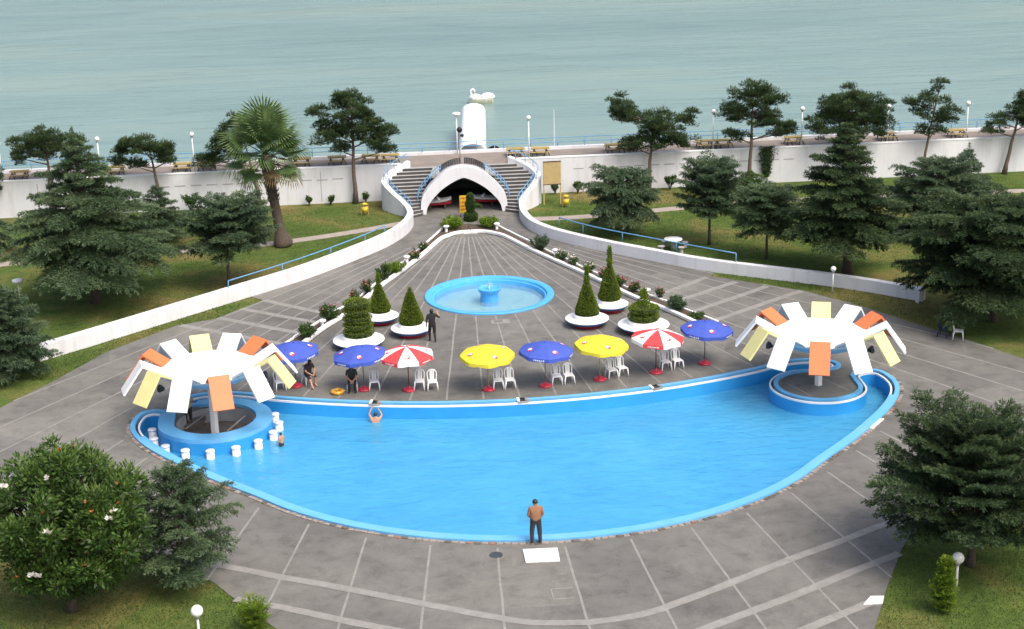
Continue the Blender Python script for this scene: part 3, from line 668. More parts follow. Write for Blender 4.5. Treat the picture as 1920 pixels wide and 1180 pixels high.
# railings
def railing(label, pts, h, postat, rails, rad=0.028, post_r=0.025, group=None, mat=None, cat='railing'):
    t = thing('railing', label, cat, (0, 0, 0), 0, group)
    for k in rails: MB().tube([(p[0], p[1], p[2]+h*k) for p in pts], rad, 6).build('rail', mat or RAILB, t, True)
    for i in postat:
        p = pts[i]; MB().tube([(p[0], p[1], p[2]-0.12), (p[0], p[1], p[2]+h)], post_r, 6).build('post', mat or RAILB, t, True)
    return t
sp = [(-46+1.9*i, 26.98, HP+0.2) for i in range(52)]
railing('long blue railing along the sea edge of the promenade', sp, 0.62, range(0, 52), (1.0, 0.5), 0.03, 0.03)
for sgn, side in ((-1, 'left'), (1, 'right')):
    y0 = 2.0 if sgn < 0 else 2.4
    pp = catmull([(sgn*13.95, y0, 0.75), (sgn*10.15, y0+3.85, 0.75), (sgn*7.05, 9.6, 0.75), (sgn*5.25, 12.1, 0.78)], 4)
    pp = [Vector((p.x+sgn*0.1, p.y+0.2, p.z)) for p in pp]
    railing('blue handrail above the lawn parapet %s of the walkway' % side, [tuple(p) for p in pp], 0.42, range(0, len(pp), 3), (1.0,), 0.035, 0.03)
    ww = catmull([((x+0.2)*sgn, y, z+0.42) for z, x, y in LT[4:]], 3)
    railing('blue handrail on top of the curled parapet at the %s stairs' % side, [tuple(p) for p in ww], 0.5, range(0, len(ww), 4), (1.0,), 0.03, 0.025)
    w2 = catmull([((x-0.12)*sgn, y, z) for z, x, y in LT[1:6]], 3)
    railing('blue handrail on the lower steps inside the %s parapet' % side, [tuple(p) for p in w2], 0.62, range(0, len(w2), 3), (1.0, 0.55), 0.03, 0.025)
    rr = [(sgn*(-p.x)*1.07, 19.75+0.06*max(0, p.y), p.y*1.02+0.02) for p in ao[4:len(ao)//2-9]]
    railing('blue handrail following the %s side of the arch up to the black grille' % side, rr, 0.40, range(0, len(rr), 3), (1.0, 0.45), 0.03, 0.025)
    g = thing('grille_panel', 'black grille panel beside the peak of the arch, on its %s half' % side, 'grille')
    gp = [(sgn*(-p.x)*1.03, 19.85+0.10*p.y, p.y*1.02) for p in ao[len(ao)//2-11:len(ao)//2]]
    for dz in (0.03, 0.11, 0.19, 0.27, 0.35): MB().tube([(x, y, z+dz) for x, y, z in gp], 0.03, 5).build('bar', BLACK, g)
    for q in gp: MB().tube([(q[0], q[1], q[2]-0.03), (q[0], q[1], q[2]+0.36)], 0.026, 5).build('bar', BLACK, g)
    MB().tube([(sgn*3.35, 23.95, HP), (sgn*3.35, 23.95, HP+0.6)], 0.025, 6).build('post', RAILB, thing('railing', 'short blue railing on the promenade at the head of the %s stairs' % side, 'railing'), True)
    tt = COL.objects[-1].parent
    MB().tube([(sgn*3.35, 23.95, HP+0.6), (sgn*4.6, 24.1, HP+0.6)], 0.025, 6).build('rail', RAILB, tt, True); MB().tube([(sgn*4.6, 24.1, HP), (sgn*4.6, 24.1, HP+0.6)], 0.025, 6).build('post', RAILB, tt, True)

# ------------------------------------------------------------------ sunshade kiosks
def kiosk(cx, cy, z0, rz, label, base_z):
    t = thing('sunshade', label, 'sunshade', (cx, cy, 0), rz, 'petal sunshades over the pool islands')
    MB().tube([(0, 0, base_z), (0, 0, 2.42)], [0.19, 0.17], 6).build('pole', WHITE, t)
    dome = MB().lathe([(0.3, 1.86), (1.55, 2.0), (2.08, 2.385), (2.12, 2.47), (2.06, 2.52), (1.5, 2.54), (0.8, 2.55), (0.02, 2.555)], 48, mis=[1, 1, 0, 0, 0, 0, 0]).build('disc_roof', [WHITE, PALEB], t, auto=R(30))
    cols = [ORANGE, WHITE, YELLOWP, WHITE]
    for k in range(12):
        col = [ORANGE, WHITE, YELLOWP, WHITE, ORANGE, WHITE, YELLOWP, WHITE, ORANGE, WHITE, YELLOWP, WHITE][k]
        a = R(-90+30*k); dr = Vector((math.cos(a), math.sin(a), 0)); tn = Vector((-math.sin(a), math.cos(a), 0))
        prof = [(1.85, 2.42), (2.85, 2.98), (3.72, 1.80)]; w = 0.44; th = 0.08
        up1 = Vector((-0.49, 0.87)); up2 = Vector((0.80, 0.59)); upm = Vector((0.22, 1.15))
        ns = [up1, upm, up2]; mb = MB(); rows = []
        for (r_, z_), u in zip(prof, ns):
            for s in (-1, 1):
                for q in (1, -1):
                    p = dr*(r_+u.x*th*q*0.6)+Vector((0, 0, z_+u.y*th*q*0.6))+tn*w*s; rows.append(p)
        o = 0
        fs = []
        for i in range(2):
            b0 = i*4; b1 = b0+4
            fs += [(b0, b1, b1+2, b0+2), (b0+1, b0+3, b1+3, b1+1), (b0, b0+1, b1+1, b1), (b0+2, b1+2, b1+3, b0+3)]
        fs += [(0, 2, 3, 1), (8, 9, 11, 10)]
        mb.add(rows, fs); mb.build('petal', col, t, bevel=0.012)
    for a in (-157, -23):
        q = Vector((math.cos(R(a))*2.4, math.sin(R(a))*2.4, 2.1))
        lp = MB().lathe([(0.06, -0.16), (0.16, 0.0), (0.18, 0.08), (0.03, 0.09)], 14).build('floodlight', BLACK, t, loc=q); lp.rotation_euler = (R(70), 0, R(a+90))
    return t
kiosk(13.52, -15.25, 0, R(-17), 'white disc sunshade with orange and yellow petals on the right island', 0.0)
kiosk(-13.52, -15.25, 0, R(13), 'white disc sunshade with orange and yellow petals over the left pool bar', -0.67)

# ------------------------------------------------------------------ umbrellas
def canopy_meshes(key, colours, emblem_panels):
    n = 8; ra, za, ze = 1.24, 2.12, 1.74
    P = []; V = []
    for k in range(n):
        a0, a1 = 2*PI*k/n+PI/8, 2*PI*(k+1)/n+PI/8
        rows = []
        for j in range(7):
            t = j/6; r_ = ra*t; z = za-(za-ze)*(t**1.5)
            rows.append([(r_*math.cos(a0+(a1-a0)*u/4)*(1-0.05*math.sin(PI*u/4)*t), r_*math.sin(a0+(a1-a0)*u/4)*(1-0.05*math.sin(PI*u/4)*t), z-0.03*math.sin(PI*u/4)*t*(1-t)) for u in range(5)])
        mb = MB()
        for j in range(6): mb.strip(rows[j], rows[j+1])
        P.append(mb.mesh('canopy_panel', colours[k % len(colours)], True))
        e = rows[6]; lo = [(x*1.005, y*1.005, z-(0.17 if i in (0, 4) else 0.155+0.02*math.sin(i*2.1))) for i, (x, y, z) in enumerate(e)]
        V.append(MB().strip(e, lo).mesh('valance', colours[k % len(colours)], True))
    return P, V
LOGO_R = URED; LOGO_W = UWHITE
def emblem(mb, ang, r_, rad):
    t = r_/1.24; z = 2.12-0.38*t**1.5; sl = -0.38*1.5*t**0.5/1.24
    d = Vector((math.cos(ang), math.sin(ang), sl)).normalized(); tn = Vector((-math.sin(ang), math.cos(ang), 0)); nn = d.cross(tn)*-1
    if nn.z < 0: nn = -nn
    c = Vector((math.cos(ang)*r_*0.965, math.sin(ang)*r_*0.965, z))+nn*0.012
    def disc(cc, ra, mi, sx=1.0, h=0.0):
        mb.add([cc+nn*h+(d*math.cos(q)+tn*math.sin(q)*sx)*ra for q in [2*PI*i/16 for i in range(16)]], [tuple(range(16))], mi)
    disc(c, rad, 0); disc(c+d*rad*-0.12-tn*rad*0.1, rad*0.72, 1, 1.0, 0.004); disc(c+d*rad*0.25+tn*rad*0.2, rad*0.28, 0, 1.2, 0.008)
UM = {'blue': ([UBLUE], UBLUE), 'yellow': ([UYEL], UYEL), 'rw': ([URED, UWHITE], URED)}
CAN = {k: canopy_meshes(k, v[0], None) for k, v in UM.items()}
base_me = MB().lathe([(0.30, 0.0), (0.32, 0.03), (0.27, 0.09), (0.12, 0.12), (0.05, 0.13), (0.05, 0.22)], 20).mesh('base', REDB, True)
POLEG = plain('grey_pole', (0.16, 0.16, 0.17), 0.4, 0.1, 5); POLER = plain('red_brown_pole', (0.16, 0.03, 0.03), 0.5, 0.1, 5); POLEY = plain('ochre_pole', (0.42, 0.36, 0.16), 0.5, 0.1, 5)
def umbrella(x, y, kind, rz, label, tilt):
    t = thing('beach_umbrella', label, 'umbrella', (x, y, 0), rz, 'umbrellas along the back of the pool')
    P, V = CAN[kind]; rot = (tilt[0], tilt[1], 0)
    for k in range(8):
        c = put('canopy_panel', P[k], t, (0, 0, 0), rot); put('valance', V[k], c)
        if kind == 'blue' or (kind == 'yellow') or k % 2 == 1:
            if k % 2 == 1 or kind == 'rw':
                mb = MB(); emblem(mb, 2*PI*(k+.5)/8+PI/8, 0.86, 0.125); mb.build('emblem', [LOGO_R, LOGO_W], c, fix=False)
        if kind != 'yellow' and k % 2 == 0:    # pale lettering strip on the valance
            a = 2*PI*(k+.5)/8+PI/8; mb = MB()
            for j in range(6):
                u = a+(j-2.5)*0.075; rr_ = 1.24*0.957+0.02
                M = Matrix.Translation((math.cos(u)*rr_, math.sin(u)*rr_, 1.66)) @ Matrix.Rotation(u+PI/2, 4, 'Z')
                mb.box(None, (0.05, 0.006, 0.05+0.02*(j % 2)), M=M)
            tag(mb.build('valance_print', UWHITE, c), kind='stuff')
    put('base', base_me, t)
    MB().tube([(0, 0, 0.1), (0, 0, 2.1)], 0.024, 8).build('pole', {'blue': POLEG, 'rw': POLER, 'yellow': POLEY}[kind], t, True)
    MB().lathe([(0.05, 2.10), (0.045, 2.14), (0.015, 2.19)], 10).build('finial', UM[kind][1], t, True)
    rb = MB()
    for k in range(8):
        a = 2*PI*k/8+PI/8; rb.tube([(0, 0, 2.06), (math.cos(a)*0.7, math.sin(a)*0.7, 1.92), (math.cos(a)*1.22, math.sin(a)*1.22, 1.715)], 0.008, 4)
    o = rb.build('ribs', POLEG, t); o.rotation_euler = rot
for x, y, k, rz, lab, tl in (
    (-10.05, -11.59, 'blue', 0.05, 'blue umbrella partly behind the left petal sunshade', (0.03, -0.05)),
    (-6.94, -12.58, 'blue', 0.0, 'blue umbrella above the seated figure in black beside the swim ring', (0.02, -0.07)),
    (-4.91, -12.98, 'rw', 0.02, 'red and white striped umbrella below the man dressed in black', (0.02, -0.02)),
    (-1.32, -13.5, 'yellow', 0.35, 'yellow umbrella left of the central blue one', (0.05, -0.03)),
    (1.3, -13.44, 'blue', 0.38, 'blue umbrella at the centre between the two yellow ones', (0.03, 0.02)),
    (3.88, -13.01, 'yellow', 0.2, 'yellow umbrella just left of the right red and white one', (0.05, 0.03)),
    (6.59, -12.52, 'rw', 0.42, 'red and white striped umbrella below the tiered topiary on the right', (0.03, 0.03)),
    (9.08, -11.68, 'blue', 0.05, 'blue umbrella at the right end of the row, without chairs', (0.03, 0.04))):
    umbrella(x, y, k, rz, lab, tl)

# ------------------------------------------------------------------ white plastic chairs
def chair_meshes():
    d = {}
    mb = MB(); mb.box((0, 0, 0.42), (0.42, 0.42, 0.035)); d['seat'] = (mb.mesh('seat', PLASTIC), 0.015)
    mb = MB()   # back: rounded frame with broad centre splat
    fr = catmull([(-0.19, 0.20, 0.42), (-0.205, 0.235, 0.6), (-0.20, 0.27, 0.76), (-0.12, 0.29, 0.86), (0, 0.295, 0.885), (0.12, 0.29, 0.86), (0.20, 0.27, 0.76), (0.205, 0.235, 0.6), (0.19, 0.20, 0.42)], 4)
    mb.tube([tuple(p) for p in fr], 0.024, 6)
    for x0, x1 in ((-0.095, -0.035), (-0.022, 0.022), (0.035, 0.095)):
        mb.add([(x0, .205, .43), (x1, .205, .43), (x1*1.05, .285, .85), (x0*1.05, .285, .85), (x0, .225, .43), (x1, .225, .43), (x1*1.05, .305, .85), (x0*1.05, .305, .85)], [(0, 1, 2, 3), (7, 6, 5, 4), (0, 3, 7, 4), (1, 5, 6, 2)])
    d['backrest'] = (mb.mesh('backrest', PLASTIC, True), 0)
    for nm, (x, y, fx, fy) in {'fl': (-.19, -.19, -.235, -.235), 'fr': (.19, -.19, .235, -.235), 'bl': (-.18, .18, -.22, .25), 'br': (.18, .18, .22, .25)}.items():
        mb = MB(); mb.tube([(x, y, 0.43), (fx*.97, fy*.97, 0.18), (fx, fy, 0.0)], [0.035, 0.028, 0.024], 6); d[nm] = (mb.mesh('leg', PLASTIC, True), 0)
    return d
CH = chair_meshes()
def chair(x, y, rz, label, group='white chairs by the umbrellas'):
    t = thing('plastic_chair', label, 'chair', (x, y, 0), rz, group)
    for k, (me, bv) in CH.items(): put({'seat': 'seat', 'backrest': 'backrest'}.get(k, 'leg'), me, t)
    return t
chair(-6.47, -12.62, 0.03, 'empty white plastic chair right of the figure in black')
chair(-4.42, -12.95, -0.12, 'white plastic chair next to the left striped umbrella pole, left of its pair')
chair(-3.84, -13.1, 0.02, 'white plastic chair right of its twin by the left striped umbrella')
chair(-0.86, -13.42, 0.0, 'white plastic chair nearest the pole of the left yellow umbrella')
chair(-0.33, -13.42, 0.04, 'white plastic chair farther from the left yellow umbrella pole')
chair(1.83, -13.28, 0.06, 'white plastic chair nearest the pole of the central blue umbrella')
chair(2.4, -13.24, 0.1, 'white plastic chair farther from the central blue umbrella pole')
chair(4.45, -12.88, 0.25, 'white plastic chair nearest the pole of the right yellow umbrella')
chair(4.95, -12.68, 0.3, 'white plastic chair farther from the right yellow umbrella pole')
chair(7.1, -12.22, 0.12, 'white plastic chair nearest the pole of the right striped umbrella')
chair(7.68, -12.1, 0.22, 'white plastic chair farther from the right striped umbrella pole')
chair(-7.48, -12.55, 0.0, 'white plastic chair on which the figure in black sits')
chair(-9.5, -11.45, 0.5, 'white plastic chair of the sitter under the leftmost blue umbrella')
chair(-10.78, -12.0, 0.3, 'white plastic chair showing below the edge of the left petal sunshade')
_o = PLASTIC; PLASTIC = plain('dark_blue_plastic', (0.012, 0.018, 0.05), 0.4, 0.1, 4); CH2 = chair_meshes(); PLASTIC = _o; CH_ = CH; CH = CH2
chair(21.45, -9.75, 0.9, 'dark blue plastic chair in the shade left of the lone white one', 'chairs under the right spruce'); CH = CH_
chair(22.0, -10.2, 1.2, 'lone white plastic chair in front of the big dark spruce on the right', 'chairs under the right spruce')
t = thing('swim_ring', 'orange inflatable swim ring lying left of the figure in black', 'swim ring', (-8.15, -12.85, 0.09))
mb = MB(); N1, N2 = 28, 12
vs = [((0.23+0.09*math.cos(b))*math.cos(a), (0.23+0.09*math.cos(b))*math.sin(a), 0.085*math.sin(b)) for a in [2*PI*i/N1 for i in range(N1)] for b in [2*PI*j/N2 for j in range(N2)]]
fs = [(i*N2+j, ((i+1) % N1)*N2+j, ((i+1) % N1)*N2+(j+1) % N2, i*N2+(j+1) % N2) for i in range(N1) for j in range(N2)]
for f_, i in zip(fs, range(len(fs))): mb.add([], [], 0)
mb.add(vs, fs); mb.m = [1 if (i//N2) % 7 == 0 else 0 for i in range(len(fs))]
mb.build('ring', [plain('ring_orange', (0.60, 0.30, 0.04), 0.35, 0.1, 4), UYEL], t, True); MB().tube([(0.32, 0, 0.02), (0.35, 0.01, 0.04)], 0.012, 6).build('valve', UWHITE, t)

# ------------------------------------------------------------------ planters and topiary
def planter(x, y, r_, label):
    t = thing('planter', label, 'planter', (x, y, 0), 0, 'round bench planters')
    k = r_/1.1
    MB().lathe([(0.70*k, 0.0), (0.80*k, 0.15), (0.92*k, 0.23)], 32, cap=False).build('base', REDB, t, True)
    MB().lathe([(0.92*k, 0.22), (1.01*k, 0.24), (1.08*k, 0.36)], 40, cap=False).build('underside', plain('planter_blue', (0.02, 0.16, 0.42), 0.5, 0.1, 4) if 'planter_blue' not in MATS else MATS['planter_blue'], t, True)
    MB().lathe([(1.08*k, 0.355), (1.10*k, 0.375), (1.09*k, 0.40), (0.80*k, 0.43), (0.72*k, 0.46), (0.69*k, 0.62), (0.665*k, 0.645), (0.61*k, 0.635), (0.59*k, 0.45)], 40, cap=False).build('seat_ring', WHITE, t, auto=R(50))
    MB().lathe([(0.60*k, 0.54), (0.02, 0.57)], 24, cap=False).build('soil', SOIL, t)
    return t
def surf_leaves(pts, nrm, size, mat, name, jit=0.5):
    n = len(pts); d = nrm*0.7+unit(n)*jit; nn = unit(n)
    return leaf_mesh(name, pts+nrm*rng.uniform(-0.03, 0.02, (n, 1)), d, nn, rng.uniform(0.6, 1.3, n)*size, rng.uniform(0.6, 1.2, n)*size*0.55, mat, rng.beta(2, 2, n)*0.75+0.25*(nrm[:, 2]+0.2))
def revolve_pts(prof, n):
    prof = np.array(prof); seg = np.diff(prof, axis=0); A = np.hypot(seg[:, 0], seg[:, 1])*(prof[:-1, 0]+prof[1:, 0])
    i = rng.choice(len(seg), n, p=A/A.sum()); t = rng.random(n)
    r_ = prof[i, 0]+seg[i, 0]*t; z = prof[i, 1]+seg[i, 1]*t; a = rng.random(n)*2*PI
    nr = seg[i, 1]; nz = -seg[i, 0]; L = np.hypot(nr, nz)+1e-9
    nr, nz = nr/L, nz/L
    wob = 1+0.05*np.sin(3*a+z*4)+0.03*np.sin(7*a)
    return np.stack([r_*wob*np.cos(a), r_*wob*np.sin(a), z], 1), np.stack([nr*np.cos(a), nr*np.sin(a), nz], 1)
def topiary(x, y, prof, label, n, name, tip=None, cat='topiary'):
    t = thing(name, label, cat, (x, y, 0.58))
    MB().tube([(0, 0, -0.03), (0, 0, prof[-1][1]*0.9)], [0.06, 0.02], 8).build('trunk', BARK, t)
    MB().lathe([(max(0.01, r_*0.93-0.02), z) for r_, z in prof], 24).build('inner_core', CORE, t, True)  # solid dark green core added just under the leaf layer, no real twigs
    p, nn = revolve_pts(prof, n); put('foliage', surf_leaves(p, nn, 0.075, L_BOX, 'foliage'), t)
    if tip:
        z0, z1, r0 = tip[:3]; k = 420
        zz = rng.random(k); r_ = r0*(1-zz*0.75)*np.sqrt(rng.random(k)); a = rng.random(k)*2*PI
        if len(tip) > 3: r_ = r0*(0.45+0.55*np.abs(np.sin(zz*7)))*(1-zz*0.5)*np.sqrt(rng.random(k))
        pp = np.stack([r_*np.cos(a), r_*np.sin(a), z0+(z1-z0)*zz], 1); dd = np.stack([np.cos(a)*0.5, np.sin(a)*0.5, np.ones(k)], 1)+unit(k)*0.3
        put('top_shoot', leaf_mesh('top_shoot', pp, dd, unit(k), 0.14, 0.06, L_LIME, rng.random(k)), t)
    return t
cone = lambda r_, h: [(r_*0.70, 0.0), (r_*0.86, 0.06), (r_, 0.22), (r_*0.93, 0.35), (r_*0.55, h*0.55), (r_*0.22, h*0.85), (0.02, h)]
def tiers(n, r_, h):
    p = []
    for i in range(n):
        z = 0.02+i*h; k = r_*(1-0.03*i)
        p += [(k*0.50, z), (k*0.56, z+h*0.14), (k*0.95, z+h*0.24), (k, z+h*0.42), (k*0.97, z+h*0.62), (k*0.62, z+h*0.80), (k*0.50, z+h*0.99)]
    return p+[(0.05, 0.02+n*h)]
planter(-6.0, -2.85, 0.98, 'white round bench planter with a cone topiary, left pair, farther one')
planter(-4.47, -5.08, 1.04, 'white round bench planter with a cone topiary beside the man in black')
planter(-7.12, -6.5, 1.28, 'white round bench planter under the stacked tier topiary on the left')
planter(6.0, -2.85, 0.98, 'white round bench planter under the tallest cone topiary on the right')
planter(4.47, -5.08, 1.12, 'white round bench planter right of the fountain under the nearer right cone')
planter(7.12, -6.5, 1.3, 'white round bench planter under the two tier topiary on the right')
topiary(-6.0, -2.85, cone(0.51, 1.68), 'short cone topiary with a fuzzy tip, farther one of the left pair', 7000, 'topiary_cone', (1.55, 2.0, 0.12))
topiary(-4.47, -5.08, cone(0.57, 1.9), 'smooth cone topiary beside the man in black', 8000, 'topiary_cone')
topiary(-7.12, -6.5, tiers(5, 0.74, 0.37), 'topiary clipped into five stacked green discs', 9000, 'topiary_tiers')
topiary(6.0, -2.85, cone(0.57, 2.05), 'tallest cone topiary on the right with a narrow spire', 8000, 'topiary_cone', (1.8, 2.85, 0.17, 1))
topiary(4.47, -5.08, cone(0.57, 1.9), 'cone topiary on the right, nearer one with a pale fuzzy tip', 8000, 'topiary_cone', (1.65, 2.5, 0.13))
topiary(7.12, -6.5, tiers(2, 0.76, 0.42), 'topiary of two thick green discs with a shaggy top shoot', 6000, 'topiary_tiers', (0.8, 1.6, 0.36, 1))

# ------------------------------------------------------------------ trees
def conifer(x, y, H, R0, zb, label, mat, prof='cedar', nbr=70, dens=1.0, lean=(0, 0), rise=0.15, droop=0.45, leaf=0.30, name='cedar_tree', asym=(0, 0), trunk_r=None, group=None, wratio=0.36, spire=0.0, tdroop=0.9, nd=1.0, fluff=0.075):
    leaf *= 0.86
    t = thing(name, label, 'tree', (x, y, -0.03), 0, group)
    tr = trunk_r or max(0.07, H*0.022)
    ax = lambda z: np.array([lean[0]*(z/H)**1.5, lean[1]*(z/H)**1.5, z])
    MB().tube([tuple(ax(H*k/8)) for k in range(9)], [tr*(1.25 if k == 0 else 1)*(1-0.92*k/8) for k in range(9)], 9).build('trunk', BARK, t, True)
    C_, D_, N_, T_, LN = [], [], [], [], []
    lm = MB(); ga = 0.0
    for i in range(nbr):
        u = (i+random.random())/nbr
        if prof == 'cedar': u = u**1.15; L = R0*((1-u)**0.85*0.97+0.03)*(1 if u > 0.06 else 0.85)
        elif prof == 'round': L = R0*math.sqrt(max(0.02, 1-(1.75*u-0.72)**2 if u > 0.41 else 1-(1.1*(0.41-u))**2))*1.0*(1 if u < 0.85 else 0.75)
        elif prof == 'spruce': L = R0*((1-u)**0.7*0.92+0.08)*(0.72+0.28*min(1, u/0.18))
        else: L = R0*(1-u*0.8)
        L *= random.uniform(0.70, 1.12); ga += 2.399+random.uniform(-.3, .3)
        L *= 1+asym[0]*math.cos(ga)+asym[1]*math.sin(ga)
        z0 = zb+(H-zb)*u; b0 = ax(z0); hd = np.array([math.cos(ga), math.sin(ga), 0]); sd = np.array([-math.sin(ga), math.cos(ga), 0])
        rs = rise*(1+0.9*u)+random.uniform(-.08, .08); dp = droop*random.uniform(0.7, 1.3)*(1-0.7*u)
        cur = lambda s: b0+hd*(L*s)+np.array([0, 0, 1.0])*(L*(rs*s-dp*s*s))
        lm.tube([tuple(cur(s)) for s in (0, 0.35, 0.7, 0.95)], [tr*0.30*(1-0.6*u)+0.008, tr*0.2*(1-0.6*u)+0.006, 0.012, 0.006], 4)
        ntw = int(dens*(5+L*10.5)); UPV = np.array([0, 0, 1.0]); bt = random.uniform(-0.16, 0.16)
        for q in range(ntw):
            st = 0.10+0.90*((q+random.random())/ntw)**0.85; sg = 1 if q % 2 else -1
            if st > 0.93: sg *= 0.25
            wl_ = L*wratio*max(0.18, math.sin(min(1, st)**0.8*PI*0.80+0.30))*random.uniform(0.6, 1.15)+0.10
            ps = b0+hd*(L*st)+UPV*(L*(rs*st-dp*st*st)); td = hd*(0.62+random.uniform(-.2, .3))+sd*sg*random.uniform(0.7, 1.1)
            td = td/np.linalg.norm(td); vz = (rs-2*dp*st)*0.55+random.uniform(-.10, .14); dr_ = droop*random.uniform(0.5, 1.1)*tdroop
            M = int(7+wl_*72*nd); u_ = rng.random(M)
            c = ps[None]+td[None]*(wl_*u_)[:, None]+UPV[None]*(wl_*(vz*u_-dr_*u_*u_))[:, None]
            rad_ = fluff*(1.0-0.55*u_); o_ = unit(M); c = c+o_*np.array([[1, 1, 0.42]])*(rad_*rng.random(M))[:, None]
            d = td[None]*0.8+o_*0.75+UPV[None]*(vz-2*dr_*u_)[:, None]
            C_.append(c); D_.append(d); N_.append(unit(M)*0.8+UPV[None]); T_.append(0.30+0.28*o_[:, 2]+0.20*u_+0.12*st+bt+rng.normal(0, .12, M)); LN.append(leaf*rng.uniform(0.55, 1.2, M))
    if spire:
        M = 160; zz = rng.random(M); a = rng.random(M)*2*PI; r_ = 0.28*(1-zz)*rng.random(M)
        top = ax(H); C_.append(np.stack([top[0]+r_*np.cos(a), top[1]+r_*np.sin(a), H-0.3+spire*zz], 1)); D_.append(np.stack([np.cos(a), np.sin(a), 0.9+0*a], 1)); N_.append(unit(M)); T_.append(rng.random(M)); LN.append(np.full(M, leaf*0.7))
        lm.tube([tuple(ax(H*0.9)), (top[0], top[1], H+spire*0.8)], [0.03, 0.008], 4)
    lm.build('branches', BARK, t)
    C_ = np.concatenate(C_); LN = np.concatenate(LN)
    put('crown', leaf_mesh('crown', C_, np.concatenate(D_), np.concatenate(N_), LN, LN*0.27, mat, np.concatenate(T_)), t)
    return t
def pine(x, y, lobes, H, label, lean=(0, 0), n_per=1.0, name='pine_tree', tr=0.17, group='pines along the promenade wall'):
    """lobes: (dx, dz, rx, rz) seen from the front, in metres from the foot"""
    t = thing(name, label, 'tree', (x, y, -0.03), 0, group)
    ax = lambda z: Vector((lean[0]*(z/H)**1.3, lean[1]*(z/H), z))
    MB().tube([tuple(ax(H*k/7)+Vector((random.uniform(-.04, .04), 0, 0))) for k in range(8)], [tr*(1.3 if k == 0 else 1)*(1-0.8*k/7) for k in range(8)], 8).build('trunk', PINEBARK, t, True)
    C_, D_, N_, T_, LN = [], [], [], [], []
    lm = MB()
    for dx, dz, rx, rz in lobes:
        rz *= 1.2; nb = max(4, int(22*rx*rz*n_per+3*rx))
        ry = (rx+rz)*0.55
        hub = ax(min(H*0.93, max(0.3*H, dz-0.35*rx-0.3)))
        lm.tube([tuple(hub), tuple((hub+Vector((dx, 0, dz)))/2+Vector((0, 0, -0.08))), (dx, 0, dz-0.2*rz)], [0.055, 0.04, 0.02], 5)
        for k in range(nb):
            o = unit(1)[0]*(rng.random()**0.4)
            c = np.array([dx+o[0]*rx*0.88, o[1]*ry*1.2, dz+o[2]*rz*0.85]); cr = rng.uniform(0.24, 0.42)
            lm.tube([(dx, 0, dz-0.2*rz), tuple((np.array([dx, 0, dz-0.2*rz])+c)/2-np.array([0, 0, 0.06])), tuple(c-np.array([0, 0, 0.1]))], [0.022, 0.014, 0.008], 4)
            M = int(135*n_per); dd = unit(M); dd[:, 2] = np.abs(dd[:, 2])*0.9-0.25+0.0
            dd /= np.linalg.norm(dd, axis=1, keepdims=True)
            C_.append(c[None]+dd*np.array([[1.1, 1.1, 0.85]])*cr*(rng.random(M)**0.6)[:, None]); D_.append(dd+np.array([[0, 0, 0.45]])+unit(M)*0.3); N_.append(unit(M))
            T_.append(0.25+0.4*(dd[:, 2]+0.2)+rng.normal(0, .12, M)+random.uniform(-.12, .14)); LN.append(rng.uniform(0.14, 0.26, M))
    lm.build('branches', PINEBARK, t); C_ = np.concatenate(C_); LN = np.concatenate(LN)
    put('crown', leaf_mesh('crown', C_, np.concatenate(D_), np.concatenate(N_), LN, LN*0.22, L_PINE, np.concatenate(T_)), t)
    return t
def px2(base, k, lst): return [((a-base[0])/k, (base[1]-b)/k/0.96, c/k, d/k) for a, b, c, d in lst]
pine(-7.1, 23.3, px2((315, 675), 79, [(320, 190, 125, 85), (170, 305, 95, 65), (140, 195, 60, 38), (430, 330, 85, 65), (520, 310, 45, 38), (480, 400, 65, 38), (300, 125, 85, 36), (240, 380, 70, 30), (330, 285, 100, 55), (255, 310, 65, 40), (400, 250, 70, 45)]), 6.6, 'broad dark pine with open branches left of the stairs', (0.1, 0))
pine(12.95, 23.1, px2((275, 500), 62, [(140, 140, 55, 42), (200, 190, 85, 42), (320, 230, 105, 55), (440, 205, 50, 36), (400, 290, 85, 45), (200, 305, 75, 28), (290, 290, 65, 40)]), 4.9, 'pine leaning left with a flat wide crown right of the tan board', (0.3, 0))
pine(20.0, 23.1, px2((712, 485), 62, [(720, 100, 100, 46), (640, 175, 75, 46), (745, 190, 95, 56), (830, 250, 75, 36), (650, 270, 55, 26), (785, 135, 75, 36), (870, 260, 36, 24)]), 6.5, 'pine with a domed crown between two promenade lamps', (0.1, 0))
pine(27.0, 23.0, px2((1140, 470), 62, [(1150, 120, 95, 46), (1050, 150, 65, 46), (1240, 170, 75, 56), (1130, 190, 120, 62), (1010, 230, 75, 56), (1270, 240, 56, 46), (1150, 250, 110, 50)]), 6.0, 'dense dark pine whose top shows above the big dark conifer', (0.0, 0))
pine(32.3, 23.2, px2((1460, 440), 61, [(1515, 70, 32, 32), (1490, 120, 75, 27), (1410, 125, 46, 18), (1560, 170, 56, 27), (1540, 200, 65, 23), (1450, 175, 56, 23), (1500, 245, 56, 23), (1440, 240, 28, 18)]), 6.4, 'slender pine with separate layers of branches near the right edge', (0.9, 0), 0.85, tr=0.13)
pine(38.3, 23.2, px2((1805, 415), 61, [(1880, 110, 65, 37), (1850, 160, 85, 46), (1760, 190, 46, 23), (1740, 225, 55, 18), (1900, 200, 55, 46), (1960, 170, 60, 50)]), 5.2, 'pine leaning to the right at the right picture edge', (1.0, 0))
pine(-19.9, 23.1, px2((912, 590), 77.6, [(840, 250, 140, 42), (740, 250, 65, 36), (930, 270, 75, 46), (720, 320, 46, 27), (960, 320, 56, 27), (800, 340, 55, 22)]), 4.3, 'small flat topped pine left of the palm', (-0.5, 0), 1.1)
